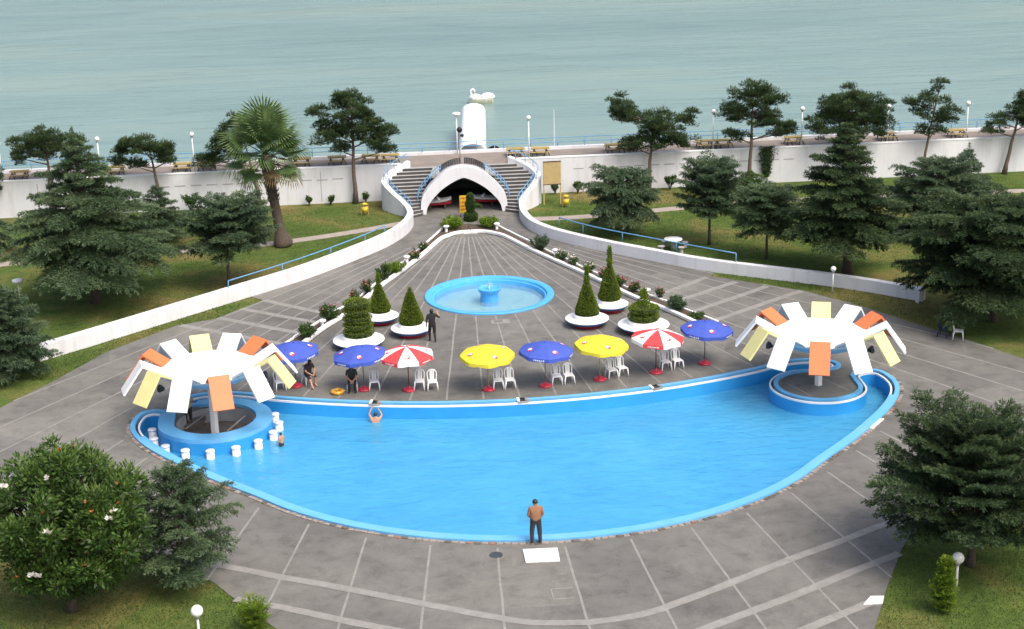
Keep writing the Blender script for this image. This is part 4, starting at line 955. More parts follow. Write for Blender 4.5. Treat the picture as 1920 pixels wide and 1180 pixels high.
pine(-13.4, 23.1, px2((1450, 560), 77.6, [(1290, 180, 65, 56), (1270, 240, 65, 46), (1180, 310, 75, 32), (1360, 120, 56, 56), (1330, 260, 65, 56), (1230, 300, 60, 30)]), 4.6, 'pine half hidden behind the palm, its crown to the left', (-0.8, 0))
pine(-27.1, 23.2, px2((330, 600), 77.6, [(330, 200, 110, 55), (230, 230, 85, 42), (450, 220, 85, 46), (220, 290, 55, 36), (480, 300, 65, 36), (330, 270, 90, 50)]), 5.2, 'dark pine behind the top of the big cedar on the left', (0.1, 0))
pine(-31.6, 23.2, [(1.0, 2.9, 0.7, 0.45), (0.2, 3.6, 0.9, 0.6), (0.9, 2.2, 0.5, 0.3)], 3.6, 'pine cut off by the left picture edge at the wall', (0.3, 0))
conifer(-21.38, 3.35, 9.1, 5.3, 2.3, 'huge layered cedar with a thin spire on the left lawn', L_CEDAR, 'cedar', 92, 1.0, (-0.25, 0), 0.10, 0.22, 0.21, asym=(0.06, 0), trunk_r=0.26, spire=0.9, wratio=0.30)
conifer(-30.2, 14.8, 4.6, 3.0, 0.6, 'cedar at the left picture edge behind the huge one', L_CEDAR, 'cedar', 44, 0.9, leaf=0.2)
conifer(-14.3, 5.3, 4.75, 2.45, 1.8, 'round blue green tree on a thin trunk by the left handrail', L_BLUE, 'round', 58, 1.0, (0.2, 0), 0.38, 0.26, 0.19, asym=(0.1, 0), trunk_r=0.10, spire=0.4, name='round_conifer')
conifer(-19.2, 15.3, 3.6, 2.1, 0.4, 'low bluish conifer between the huge cedar and the round tree', L_BLUE, 'cedar', 44, 1.0, (0, 0), 0.3, 0.3, 0.18, name='conifer', spire=0.3)
conifer(-23.6, -8.0, 4.3, 2.5, 0.15, 'dense spruce cut by the left edge above the paving', L_BLUE, 'spruce', 80, 1.0, (-0.2, 0), 0.34, 0.26, 0.18, name='spruce_tree')
conifer(-13.45, -30.5, 4.25, 2.35, 0.35, 'young cedar with drooping tips beside the magnolia', L_CEDAR, 'spruce', 52, 1.15, (0.1, 0), 0.52, 0.34, 0.15, asym=(0.14, 0), name='young_cedar', spire=0.45, wratio=0.34, tdroop=1.3, nd=1.35, fluff=0.085)
conifer(9.6, 12.3, 4.0, 2.35, 1.2, 'grey green weeping cedar right of the tan board', L_BLUE, 'round', 60, 0.95, (-0.35, 0), 0.30, 0.42, 0.19, asym=(-0.12, 0), trunk_r=0.09, name='weeping_cedar', tdroop=1.2)
conifer(13.95, 8.85, 4.95, 1.95, 1.7, 'bluish egg shaped conifer on a bare trunk beside the round table', L_BLUE, 'round', 70, 1.0, (0, 0), 0.5, 0.25, 0.18, trunk_r=0.10, name='egg_conifer', spire=0.3)
conifer(16.5, 5.2, 4.2, 2.0, 1.5, 'green round conifer just left of the big dark conifer', L_CEDAR, 'round', 62, 1.0, (-0.1, 0), 0.36, 0.33, 0.18, trunk_r=0.09, name='round_conifer')
conifer(18.1, 15.6, 2.8, 1.3, 0.3, 'small light green conifer behind the egg shaped one', L_SHRUB, 'round', 40, 1.0, leaf=0.18, name='small_conifer')
conifer(20.06, 1.3, 8.5, 3.9, 2.1, 'biggest dark conifer standing behind the right parapet', L_DARK, 'cedar', 96, 1.1, (-0.4, 0), 0.14, 0.20, 0.20, asym=(-0.08, 0), trunk_r=0.26, name='dark_conifer', spire=0.3, wratio=0.32)
conifer(27.7, 8.2, 4.7, 2.9, 0.2, 'pale green cedar right of the big dark conifer', L_BLUE, 'round', 70, 1.0, (0, 0), 0.3, 0.30, 0.19, name='cedar_tree')
conifer(31.9, 14.2, 3.9, 2.1, 0.2, 'cedar with a thin spire behind the pale green one', L_BLUE, 'cedar', 50, 1.0, (0, 0), 0.25, 0.3, 0.18, spire=0.7)
conifer(24.7, -7.9, 6.3, 4.5, 1.7, 'massive dark spruce on the right above the lone chair', L_DARK, 'round', 105, 1.05, (-0.1, 0), 0.22, 0.26, 0.20, name='spruce_tree', trunk_r=0.22, spire=0.2, wratio=0.32)
conifer(13.6, -33.1, 5.0, 4.2, 0.9, 'big spruce with upturned tips in the lower right corner', L_DARK, 'spruce', 74, 1.2, (-0.2, 0), 0.62, 0.34, 0.16, name='spruce_tree', trunk_r=0.15, spire=0.5, wratio=0.32, tdroop=0.3, nd=1.4, fluff=0.085)
conifer(11.5, -36.1, 1.85, 0.42, 0.02, 'narrow yellow green thuja below the corner lamp', L_LIME, 'spruce', 70, 1.6, (0, 0), 0.9, 0.1, 0.10, name='thuja', trunk_r=0.03, tdroop=0)
conifer(-10.7, -34.1, 0.75, 0.42, 0.0, 'tiny yellow green shrub at the bottom edge by the globe lamp', L_LIME, 'round', 30, 1.6, (0, 0), 0.9, 0.1, 0.10, name='lime_shrub', trunk_r=0.02, tdroop=0)
# magnolia
def magnolia():
    t = thing('magnolia_tree', 'broad magnolia with glossy leaves and white flowers in the lower left corner', 'tree', (-16.9, -31.9, -0.03))
    MB().tube([(0, 0, 0), (0.05, 0, 0.8), (-0.05, 0.05, 2.2), (0.1, 0, 4.6)], [0.22, 0.17, 0.13, 0.03], 9).build('trunk', BARK, t, True)
    cl = []
    lm = MB()
    for k in range(250):
        o = unit(1)[0]; o *= rng.random()**0.35
        z = 3.35+o[2]*2.75; wz = 1.0 if z > 2.2 else 0.9
        c = np.array([o[0]*2.65*wz+0.1, o[1]*2.5*wz, z])
        if z > 5.0: c[:2] *= 0.75
        if rng.random() < 0.12: continue
        cl.append(c); lm.tube([(0, 0, min(4.2, max(0.9, z*0.6))), tuple(c*np.array([.55, .55, .86])), tuple(c)], [0.05, 0.03, 0.01], 4)
    lm.build('branches', BARK, t)
    C_, D_, N_, T_, LN = [], [], [], [], []
    for c in cl:
        M = 150; o = unit(M); cr = rng.uniform(0.28, 0.5)
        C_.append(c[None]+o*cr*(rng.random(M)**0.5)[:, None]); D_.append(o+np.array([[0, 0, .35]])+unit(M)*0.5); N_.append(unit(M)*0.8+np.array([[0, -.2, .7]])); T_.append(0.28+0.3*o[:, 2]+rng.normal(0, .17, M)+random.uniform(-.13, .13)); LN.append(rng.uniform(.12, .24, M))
    C_ = np.concatenate(C_); LN = np.concatenate(LN)
    put('crown', leaf_mesh('crown', C_, np.concatenate(D_), np.concatenate(N_), LN, LN*0.42, L_MAG, np.concatenate(T_)), t)
    def bloom(mat, n, ln, wd, name, spots):
        for s in spots:
            d = unit(n); d[:, 2] = np.abs(d[:, 2])*0.7+0.1
            put(name, leaf_mesh(name, np.zeros((n, 3)), d, unit(n), ln, wd, mat, rng.random(n)), t, tuple(s))
    outer = [c*np.array([1.05, 1.05, 1.02]) for c in cl if c[1] < -0.6 or c[2] > 5]
    random.shuffle(outer)
    bloom(F_WHITE, 9, 0.17, 0.13, 'flower', [(c[0], c[1]-0.3, c[2]+0.25) for c in outer[:9]])
    bloom(F_ORANGE, 4, 0.11, 0.06, 'withered_leaf', [(c[0], c[1]-0.3, c[2]+0.25) for c in outer[9:24]])
magnolia()
# fan palm
def palm():
    t = thing('fan_palm', 'tall fan palm with a swollen base on the left lawn', 'palm', (-11.5, 13.2, -0.03))
    H = 5.75; ax = lambda z: Vector((-0.75*(z/H)**0.8, 0.0, z))
    zs = [0, 0.15, 0.4, 0.7, 1.1, 2.0, 3.0, 4.0, 4.8, H]; rs = [0.50, 0.60, 0.58, 0.44, 0.32, 0.29, 0.29, 0.32, 0.38, 0.30]
    MB().tube([tuple(ax(z)) for z in zs], rs, 14).build('trunk', BARK, t, True)
    stub = MB().tube([(0, 0, 0), (0.09, 0, 0.10), (0.13, 0, 0.24)], [0.05, 0.035, 0.015], 4).mesh('leaf_stub', BARK)
    for k in range(90):
        z = random.uniform(2.8, 5.6); a = k*2.399; r_ = 0.27+0.06*(z-3)/2
        put('leaf_stub', stub, t, ax(z)+Vector((math.cos(a)*r_, math.sin(a)*r_, 0)), (0, 0, a))
    def frond(seed, mat):
        g = np.random.default_rng(seed); C_, D_, N_, T_, LN, WD = [], [], [], [], [], []
        n = 26; pet = 1.0; to = g.uniform(-.25, .25)
        for k in range(n):
            a = (k/(n-1)-0.5)*R(200); L = 1.05*(0.60+0.40*math.cos(a*0.55))*g.uniform(.9, 1.08)
            d = np.array([math.cos(a), math.sin(a), 0.05-0.12*abs(a)])
            C_.append([pet, 0, 0]); D_.append(d); N_.append([0.0, 0.25*math.sin(a*2), 1]); T_.append(g.uniform(.3, .7)+to); LN.append(L*0.75); WD.append(0.105)
            e = np.array([pet, 0, 0])+d/np.linalg.norm(d)*L*0.55
            C_.append(e); D_.append(d*0.8+np.array([0, 0, -0.65])); N_.append([0, 0, 1]); T_.append(g.uniform(.4, .8)+to); LN.append(L*0.5); WD.append(0.05)
        return leaf_mesh('frond', np.array(C_), np.array(D_), np.array(N_, float), np.array(LN), np.array(WD), mat, np.array(T_))
    fm = [frond(i, L_PALM) for i in range(8)]; dm = frond(9, L_DRY)
    pm = MB().tube([(0, 0, 0), (0.5, 0, 0.03), (1.03, 0, 0)], [0.028, 0.02, 0.014], 5).mesh('petiole', L_PALM)
    top = ax(H)
    for k in range(48):
        a = k*2.399+random.uniform(-.25, .25); u = k/47
        el = R(86-122*u**1.1+random.uniform(-11, 11))
        sc = random.uniform(1.25, 1.65)*(1.1-0.2*u)
        f_ = put('frond', random.choice(fm) if u < 0.93 else dm, t, top+Vector((0, 0, 0.25-0.55*u)), (random.uniform(-.35, .35), -el, a), (sc,)*3)
        put('petiole', pm, f_)
palm()

# ------------------------------------------------------------------ shrubs and roses
def bush(x, y, r_, h, label, mat, name='shrub', flowers=None, dens=1.0, vase=False, leaf=0.11, group=None, z=0.0, loose=False):
    t = thing(name, label, 'shrub' if name != 'rose_bush' else 'rose bush', (x, y, z), 0, group)
    lm = MB(); tips = []
    for k in range(int(14 + 10*r_)):
        a = random.uniform(0, 2*PI); q = math.sqrt(random.random())
        tp = Vector((math.cos(a)*r_*q*0.85, math.sin(a)*r_*q*0.85, h*(random.uniform(0.55, 0.95)*(1-0.35*q*q) if not vase else random.uniform(.6, .95)*(0.75+0.25*q)))); tips.append(tp)
        lm.tube([(0, 0, 0), tuple(tp*0.5+Vector((0, 0, 0.04))), tuple(tp)], [0.022, 0.014, 0.006], 4)
    lm.build('stems', BARK, t)
    n = int(1700*dens*(r_*r_*0.8+r_*h)); idx = rng.integers(0, len(tips), n); tp = np.array([tuple(p) for p in tips])[idx]
    f = rng.random(n)**0.5 if not loose else rng.random(n)**0.35
    lo = 0.25 if not vase else 0.5
    c = tp*(lo+(1-lo)*f)[:, None]+unit(n)*(0.16*r_+0.05)*rng.random((n, 1))
    c[:, 2] = np.maximum(c[:, 2], 0.03)
    d = unit(n)+np.array([[0, 0, .45]])+tp*0.4; nn = unit(n)+np.array([[0, 0, .5]])
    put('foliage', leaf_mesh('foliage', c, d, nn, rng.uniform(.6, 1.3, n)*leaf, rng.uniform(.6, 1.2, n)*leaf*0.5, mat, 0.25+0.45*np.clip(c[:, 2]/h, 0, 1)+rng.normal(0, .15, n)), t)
    if flowers:
        fmat, cnt = flowers
        for k in range(cnt):
            m_ = 7; dd = unit(m_); dd[:, 2] = np.abs(dd[:, 2])
            p = random.choice(tips)*random.uniform(0.9, 1.08)
            put('bloom', leaf_mesh('bloom', np.zeros((m_, 3)), dd, unit(m_), 0.085, 0.075, fmat, rng.random(m_)), t, p+Vector((random.uniform(-.1, .1), random.uniform(-.1, .1), 0.05)))
    return t
G = 'roses in the beds beside the fan paving'
bush(-9.75, -4.9, 0.62, 0.95, 'low green shrub at the lower end of the left flower bed', L_SHRUB, dens=1.3)
bush(-8.6, -2.2, 0.6, 1.05, 'rose bush with pink blooms above the lower left bed shrub', L_SHRUB, 'rose_bush', (F_PINK, 7), group=G)
bush(-7.3, 0.7, 0.42, 0.8, 'sparse rose bush left of the tiered topiary with pink blooms', L_SHRUB, 'rose_bush', (F_PINK, 9), 0.7, group=G)
bush(-6.55, 2.2, 0.5, 0.95, 'rose bush with the fullest pink blooms halfway along the left bed', L_SHRUB, 'rose_bush', (F_PINK, 14), 0.9, group=G)
bush(-5.6, 4.4, 0.55, 1.25, 'dark upright shrub next to the bright green one in the left bed', L_SHRUB, dens=1.1)
bush(-4.85, 5.6, 0.68, 0.9, 'bright green rounded shrub in the left bed', L_LIME, dens=1.5)
bush(-3.75, 8.3, 0.45, 0.85, 'rose bush with one pink cluster behind the bright green shrub', L_SHRUB, 'rose_bush', (F_PINK, 7), 0.7, group=G)
bush(-3.1, 10.3, 0.4, 0.7, 'thin rose bush in the upper left bed', L_SHRUB, 'rose_bush', (F_PINK, 3), 0.6, group=G)
bush(-1.15, 15.2, 0.95, 0.95, 'clipped yellow green hedge left of the upright animal topiary', L_LIME, 'hedge_shrub', dens=1.5)
bush(1.25, 15.25, 0.85, 0.8, 'clipped yellow green hedge right of the upright animal topiary', L_LIME, 'hedge_shrub', dens=1.5)
bush(3.75, 9.3, 0.66, 1.25, 'tall dark green shrub at the top of the right flower bed', L_BLUE, dens=1.5)
for (x, y), lab in zip(((4.75, 6.9), (5.3, 5.5), (5.95, 4.0), (6.6, 2.6), (7.2, 1.2), (7.8, 0.0)), ('nearest the tall shrub', 'second below the tall shrub', 'third below the tall shrub', 'above the tall cone', 'behind the tall cone', 'right of the tall cone')):
    bush(x, y, 0.45, 0.75, 'pale pink rose bush in the right bed, ' + lab, L_SHRUB, 'rose_bush', (F_WHITE if x < 6 else F_PINK, 12), 0.65, group=G)
bush(9.35, -3.75, 0.66, 1.0, 'dark green round shrub at the lower end of the right bed', L_BLUE, dens=1.5)
bush(8.9, -1.5, 0.3, 0.9, 'leggy rose with pink heads above the round right shrub', L_SHRUB, 'rose_bush', (F_PINK, 7), 0.6, group=G)
bush(10.2, -5.0, 0.6, 0.25, 'ground hugging green cover at the tip of the right bed', L_SHRUB, 'ground_shrub', dens=1.3)
for x, y, r_, h, v, lab in ((-10.2, 23.2, 0.25, 0.75, True, 'small shrub at the wall foot right of the palm'), (-8.75, 23.1, 0.36, 0.72, True, 'vase shaped shrub at the wall foot left of the open pine'), (-6.4, 23.2, 0.25, 0.8, True, 'small shrub just right of the open pine trunk'),
    (6.5, 23.2, 0.28, 0.9, True, 'narrow shrub at the wall foot behind the tan board'), (8.05, 23.1, 0.35, 0.95, True, 'vase shaped shrub at the wall foot right of the tan board'), (14.4, 22.9, 0.45, 1.15, True, 'bigger vase shaped shrub right of the left leaning pine'), (-18.0, 22.8, 0.6, 1.4, True, 'spiky shrub at the wall behind the low bluish conifer')):
    bush(x, y, r_, h, lab, L_SHRUB, 'wall_shrub', dens=1.6, vase=v, group='shrubs at the foot of the promenade wall')
t = thing('climber', 'dark climbing plant hanging over the white wall near the domed pine', 'climber', (21.3, 23.6, 0))
n = 2600; zz = rng.random(n); c = np.stack([rng.normal(0, 0.28, n)*(0.35+0.65*zz), rng.normal(-0.05, 0.12, n), 0.5+zz*2.1], 1)
MB().tube([(0.1, 0, 0), (0, 0, 1.2), (0.05, 0, 2.3)], 0.03, 5).build('stem', BARK, t); put('foliage', leaf_mesh('foliage', c, unit(n), unit(n), 0.13, 0.07, L_DARK, rng.random(n)), t)
# upright animal shaped topiary before the arch
t = thing('animal_topiary', 'upright dark green figure topiary on a round clipped foot before the arch', 'topiary', (0.25, 17.2, 0))
prof = [(0.36, 0.0), (0.40, 0.2), (0.38, 0.45), (0.2, 0.55), (0.22, 0.8), (0.28, 1.05), (0.24, 1.3), (0.17, 1.42), (0.21, 1.58), (0.17, 1.72), (0.03, 1.78)]
MB().lathe([(r_*0.9, z) for r_, z in prof], 18).build('inner_core', CORE, t, True)  # added solid filler of dark green behind the leaves of the figure
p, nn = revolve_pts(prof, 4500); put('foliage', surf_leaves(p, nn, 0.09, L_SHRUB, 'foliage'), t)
n = 700; s = rng.random(n); c = np.stack([0.15+0.55*s, rng.normal(0, .05, n), 1.05-0.12*s+rng.normal(0, .06, n)], 1); put('arm', leaf_mesh('arm', c, unit(n), unit(n), 0.09, 0.05, L_SHRUB, rng.random(n)), t)
t = thing('sign_board', 'yellow sign board with red lettering before the arch', 'sign', (-0.1, 18.2, 0))
MB().box((0, 0, 0.85), (0.55, 0.04, 1.15)).build('board', YELB, t, bevel=0.005)
for k, z in enumerate((1.25, 0.98, 0.74, 0.52)):
    mb = MB()
    for j in range(5 if k != 1 else 4): mb.box((-0.19+j*0.095+random.uniform(-.01, .01), -0.026, z+random.uniform(-.015, .015)), (0.07, 0.008, random.uniform(0.06, 0.12)))
    mb.build('lettering', REDT, t)
for x in (-.22, .22): MB().box((x, 0.03, 0.45), (0.04, 0.04, 0.9)).build('leg', BLACK, t)
# little mushroom lights on the bed kerbs
def mush(x, y, lab):
    t = thing('bollard_light', lab, 'bollard light', (x, y, 0), 0, 'mushroom lights on the flower bed edges')
    MB().lathe([(0.10, 0), (0.085, 0.1), (0.085, 0.36)], 14).build('post', WHITE, t, True); MB().lathe([(0.1, 0.36), (0.19, 0.38), (0.20, 0.44), (0.1, 0.49), (0.01, 0.5)], 18).build('cap', WHITE, t, True)
for x, y, lab in ((-1.5, 14.45, 'white mushroom light below the left clipped hedge'), (1.68, 14.5, 'white mushroom light below the right clipped hedge'), (-4.2, 7.95, 'white mushroom light above the bright green shrub'), (-8.95, -3.3, 'white mushroom light by the lower left bed shrubs'), (4.5, 7.8, 'white mushroom light next to the tall right bed shrub'), (8.35, -0.9, 'white mushroom light beside the right bed below the tall cone')): mush(x, y, lab)

# ------------------------------------------------------------------ lamps
def lamp(x, y, z, h, lab, kind='globe', gr='globe lamps along the promenade', r_=0.16, pr=0.05):
    t = thing('lamp_post', lab, 'lamp', (x, y, z), 0, gr)
    MB().tube([(0, 0, 0), (0, 0, h-r_*1.6)], [pr, pr*0.75], 10).build('pole', WHITE, t, True)
    if kind == 'globe':
        MB().lathe([(0.07, h-r_*2.3), (0.09, h-r_*1.9)], 12).build('collar', PITG, t, True)
        MB().lathe([(r_*math.sin(a), h-r_-r_*math.cos(a)) for a in [0.25+k*(PI-0.26)/10 for k in range(11)]], 20).build('globe', GLOBE, t, True)
    else:
        MB().lathe([(0.05, h-0.28), (0.22, h-0.2), (0.30, h-0.12), (0.30, h-0.03), (0.1, h), (0.01, h)], 20).build('flat_shade', WHITE, t, True)
    return t
lamp(12.4, -34.85, 0, 1.45, 'white globe lamp in the lower right corner behind the thuja', gr='garden lamps', r_=0.2)
lamp(-12.45, -34.6, 0, 1.3, 'white globe lamp at the bottom edge beside the young cedar', gr='garden lamps', r_=0.2)
lamp(18.27, -1.84, 0, 1.48, 'small white lamp in front of the right parapet', gr='garden lamps', r_=0.15, pr=0.04)
lamp(-25.6, 4.4, 0, 1.22, 'flat topped white lamp on the lawn below the huge cedar', 'flat', 'garden lamps', pr=0.035)
for x, y, h, lab, k in ((-30.3, 24.3, 2.7, 'globe lamp at the left picture edge on the promenade', 'globe'), (-23.9, 24.3, 2.75, 'globe lamp behind the spire of the huge cedar', 'globe'), (-17.7, 24.3, 2.8, 'globe lamp between the flat topped pine and the palm', 'globe'), (0.12, 26.6, 2.95, 'tall lamp with a flat drum head before the dock roof', 'flat'),
    (4.9, 24.5, 2.95, 'globe lamp right of the stairs beside the picnic tables', 'globe'), (17.7, 24.4, 2.85, 'globe lamp left of the domed pine', 'globe'), (23.95, 24.4, 2.8, 'globe lamp left of the dense dark pine', 'globe'), (30.1, 24.4, 2.7, 'globe lamp just right of the dense dark pine', 'globe'), (35.8, 24.4, 2.7, 'globe lamp between the two rightmost pines', 'globe')):
    lamp(x, y, HP, h, lab, k)
t = thing('mast', 'thin bare white mast at the sea railing right of the dock', 'mast', (7.0, 27.3, 1.5)); MB().tube([(0, 0, 0), (0, 0, 3.6)], [0.045, 0.02], 8).build('pole', WHITE, t); MB().lathe([(0.05, 0), (0.06, 0.12)], 8).build('foot', PITG, t)
t = thing('horn_post', 'grey post with two black horn loudspeakers above the arch peak', 'loudspeaker', (0.1, 23.6, HP))
MB().tube([(0, 0, 0), (0, 0, 2.3)], 0.045, 8).build('post', PITG, t, True)
for z, dx in ((2.35, 0.0), (1.95, 0.12)):
    o = MB().lathe([(0.04, -0.12), (0.08, 0.0), (0.19 if z > 2 else 0.11, 0.16)], 14).build('horn', BLACK, t, True, (dx, -0.1, z)); o.rotation_euler = (R(80), 0, dx*4)

# ------------------------------------------------------------------ promenade furniture
def picnic(x, y, lab, rz=0.0):
    t = thing('picnic_table', lab, 'picnic table', (x, y, HP), rz, 'yellow picnic tables on the promenade')
    for k in range(3): MB().box((0, -0.22+k*0.22, 0.52), (1.25, 0.19, 0.04)).build('table_plank', WOODY, t)
    for s in (-1, 1): MB().box((0, s*0.55, 0.32), (1.25, 0.2, 0.04)).build('seat_plank', WOODY, t)
    for s in (-0.42, 0.42):
        mb = MB(); mb.tube([(s-0.2, -0.65, 0), (s-0.1, -0.5, 0.3), (s, -0.2, 0.5), (s, 0.2, 0.5), (s+0.0, 0.5, 0.3), (s+0.0, 0.65, 0)], 0.035, 6); mb.tube([(s+0.22, -0.65, 0), (s+0.1, -0.5, 0.3), (s, -0.3, 0.45)], 0.035, 6); mb.tube([(s, -0.5, 0.3), (s, 0.5, 0.3)], 0.03, 6)
        mb.build('frame', BLACK, t)
for x, y, lab in ((4.05, 25.3, 'picnic table left of the lamp beside the right stairs'), (5.75, 25.2, 'picnic table right of the lamp beside the right stairs'), (10.9, 25.3, 'picnic table left of the left leaning pine'), (12.2, 25.4, 'picnic table behind the left leaning pine'), (17.3, 25.2, 'picnic table by the lamp left of the domed pine'), (18.6, 25.2, 'picnic table between that lamp and the domed pine'),
    (23.6, 25.2, 'picnic table by the lamp left of the dense dark pine'), (30.3, 25.2, 'picnic table right of the dense dark pine'), (35.4, 25.2, 'picnic table by the lamp between the rightmost pines'), (-5.9, 25.2, 'picnic table right of the open pine'), (-4.6, 25.1, 'picnic table nearest the head of the left stairs'), (-8.2, 25.2, 'picnic table behind the open pine'), (-10.6, 25.2, 'picnic table right of the palm crown'),
    (-16.9, 25.2, 'picnic table right of the lamp by the flat topped pine'), (-18.6, 25.2, 'picnic table left of the lamp by the flat topped pine'), (-23.0, 25.1, 'picnic table right of the huge cedar top'), (-29.3, 25.0, 'picnic table by the lamp at the left edge')):
    picnic(x, y, lab, random.uniform(-.08, .08))
t = thing('notice_board', 'tall tan notice board on two posts right of the stairs', 'board', (5.95, 20.4, 0), 0.05)
MB().box((0, 0, 2.15), (1.15, 0.06, 1.5)).build('panel', TANB, t, bevel=0.01); MB().box((0, -0.005, 2.92), (1.2, 0.08, 0.06)).build('frame_top', BARK, t); MB().box((0, -0.005, 1.38), (1.2, 0.08, 0.06)).build('frame_bottom', BARK, t)
for x in (-.56, .56): MB().box((x, 0.02, 1.45), (0.07, 0.07, 2.9)).build('post', TANB, t)
def bin_(x, y, lab):
    t = thing('litter_bin', lab, 'bin', (x, y, 0), 0, 'yellow litter bins')
    MB().lathe([(0.18, 0.18), (0.21, 0.55)], 16).build('basket', YELB, t, True); MB().lathe([(0.23, 0.72), (0.12, 0.8), (0.01, 0.82)], 16).build('roof', YELB, t, True)
    for s in (-1, 1): MB().box((s*0.235, 0, 0.38), (0.03, 0.04, 0.76)).build('post', TANB, t)
bin_(-6.5, 20.0, 'yellow litter bin on the lawn left of the stairs'); bin_(6.75, 19.6, 'yellow litter bin under the tan notice board')
t = thing('round_table', 'round white stone table with stools on the right lawn', 'table', (11.6, 8.1, 0))
MB().lathe([(0.16, 0), (0.12, 0.6)], 12).build('leg', PITG, t, True); MB().lathe([(0.52, 0.6), (0.55, 0.63), (0.53, 0.67), (0.01, 0.68)], 28).build('table_top', WHITE, t, True)
for k in range(4):
    a = k*PI/2+0.4; s = thing('garden_stool', ('grey stone stool left of', 'grey stone stool behind', 'grey stone stool right of', 'grey stone stool in front of')[(k+2) % 4] + ' the round white table', 'stool', (11.6+0.85*math.cos(a), 8.1+0.85*math.sin(a), 0), 0, 'stools round the stone table')
    MB().lathe([(0.13, 0), (0.11, 0.3)], 12).build('leg', PITG, s); MB().lathe([(0.2, 0.3), (0.21, 0.35), (0.01, 0.36)], 16).build('seat', PITG, s)
def speedboat(x, y, rz, lab):
    t = thing('small_boat', lab, 'boat', (x, y, 0.35), rz, 'little boats in the passage')
    st = [(-0.95, .36, .30), (-0.5, .44, .32), (0.1, .44, .34), (0.6, .30, .38), (0.98, .04, .44)]
    def hull(a, b, mi, nm, mat):
        mb = MB(); rows = []
        for xx, w, h in st: rows.append([(xx, s*w*(0.55+0.45*q), h*q-0.1) for s, q in ((-1, b), (-1, a), (1, a), (1, b))])
        for r0, r1 in zip(rows, rows[1:]): mb.strip(r0, r1)
        mb.add(rows[0], [(0, 1, 2, 3)]); mb.build(nm, mat, t)
    hull(0.0, 0.5, 0, 'lower_hull', REDB); hull(0.5, 0.62, 0, 'stripe', plain('boat_green', (0.02, 0.12, 0.07), 0.4, 0.1, 4) if 'boat_green' not in MATS else MATS['boat_green']); hull(0.62, 1.0, 0, 'upper_hull', PLASTIC)
    mb = MB(); rows = [[(xx, -w*0.98, h-0.1), (xx, 0, h-0.02), (xx, w*0.98, h-0.1)] for xx, w, h in st]
    for r0, r1 in zip(rows, rows[1:]): mb.strip(r0, r1)
    mb.build('deck', PLASTIC, t, True); MB().add([(0.05, -.3, .27), (0.05, .3, .27), (0.3, .22, .27), (0.3, -.22, .27), (-0.05, -.25, .48), (-0.05, .25, .48)], [(0, 1, 5, 4), (3, 2, 5, 4), (0, 3, 4), (1, 5, 2)]).build('windscreen', PLASTIC, t)
    for xx in (-.5, .5): MB().box((xx, 0, -0.23), (0.12, 0.7, 0.26)).build('cradle', BARK, t)
speedboat(-1.72, 20.9, 0.1, 'small white and red boat on the left inside the arch'); speedboat(1.5, 21.2, 3.0, 'small white and red boat on the right inside the arch')

# ------------------------------------------------------------------ dock and swan boat
t = thing('dock_shelter', 'white barrel roofed landing stage running out into the sea', 'dock', (1.5, 31.0, 0), -0.082)
mb = MB(); L = 16.2; A = [R(180-k*15) for k in range(13)]
pro = [(0.98*math.cos(a), 1.55+0.62*math.sin(a)) for a in A]; pri = [(0.92*math.cos(a), 1.55+0.55*math.sin(a)) for a in A]
mb.strip([(x, 0, z) for x, z in pro], [(x, L, z) for x, z in pro]).strip([(x, 0, z) for x, z in pri], [(x, L, z) for x, z in pri]).strip([(x, 0, z) for x, z in pro], [(x, 0, z) for x, z in pri]).strip([(x, L, z) for x, z in pro], [(x, L, z) for x, z in pri])
mb.build('barrel_roof', WHITE, t, auto=R(40))
for k in range(7):
    for s in (-1, 1): MB().tube([(s*0.93, 0.3+k*2.6, -1.2), (s*0.93, 0.3+k*2.6, 1.6)], 0.05, 8).build('post', WHITE, t)
for k in range(40): MB().box((0, 0.1+k*0.41, 0.25), (1.8, 0.38, 0.08)).build('deck_plank', PITG, t)
t = thing('moored_boat', 'dark boat tied up at the right side of the dock roof', 'boat', (3.3, 35.2, -0.2), -0.15)
rows = [[(s*w*k, yy, zz) for s, k, zz in ((-1, 1, .75), (-1, .7, .2), (0, 1, 0), (1, .7, .2), (1, 1, .75))] for yy, w in ((-2.2, .35), (-1, .55), (0.6, .58), (1.8, .4), (2.6, .04))]
mb = MB()
for r0, r1 in zip(rows, rows[1:]): mb.strip(r0, r1)
mb.add(rows[0], [(0, 1, 2, 3, 4)]); mb.build('hull', BLACK, t); MB().box((0, -0.3, 0.55), (0.9, 0.3, 0.06)).build('seat', BARK, t); MB().box((0, 0.9, 0.6), (0.8, 0.3, 0.06)).build('seat', BARK, t); MB().box((0, -1.9, 0.85), (0.3, 0.35, 0.5)).build('engine', PITG, t, bevel=0.04)
t = thing('swan_boat', 'white swan shaped pedal boat floating beyond the dock', 'swan boat', (4.6, 61, -0.35), PI+0.05)
mb = MB(); rows = []
for xx, w, h in ((-1.15, .05, .55), (-0.95, .42, .5), (-0.3, .6, .45), (0.4, .6, .45), (0.9, .42, .5), (1.15, .08, .6)):
    rows.append([(xx, -w, h), (xx, -w*.8, 0.0), (xx, 0, -.08), (xx, w*.8, 0.0), (xx, w, h)])
for r0, r1 in zip(rows, rows[1:]): mb.strip(r0, r1)
mb.build('hull', plain('swan_yellowed_white', (0.68, 0.66, 0.50), 0.45, 0.08, 2), t, True)
def blob(name, c, r3, par, mat=WHITE):
    b_ = MB().lathe([(math.sin(a), -math.cos(a)) for a in [0.05+k*(PI-0.1)/10 for k in range(11)]], 18).build(name, mat, par, True, c); b_.scale = r3; return b_
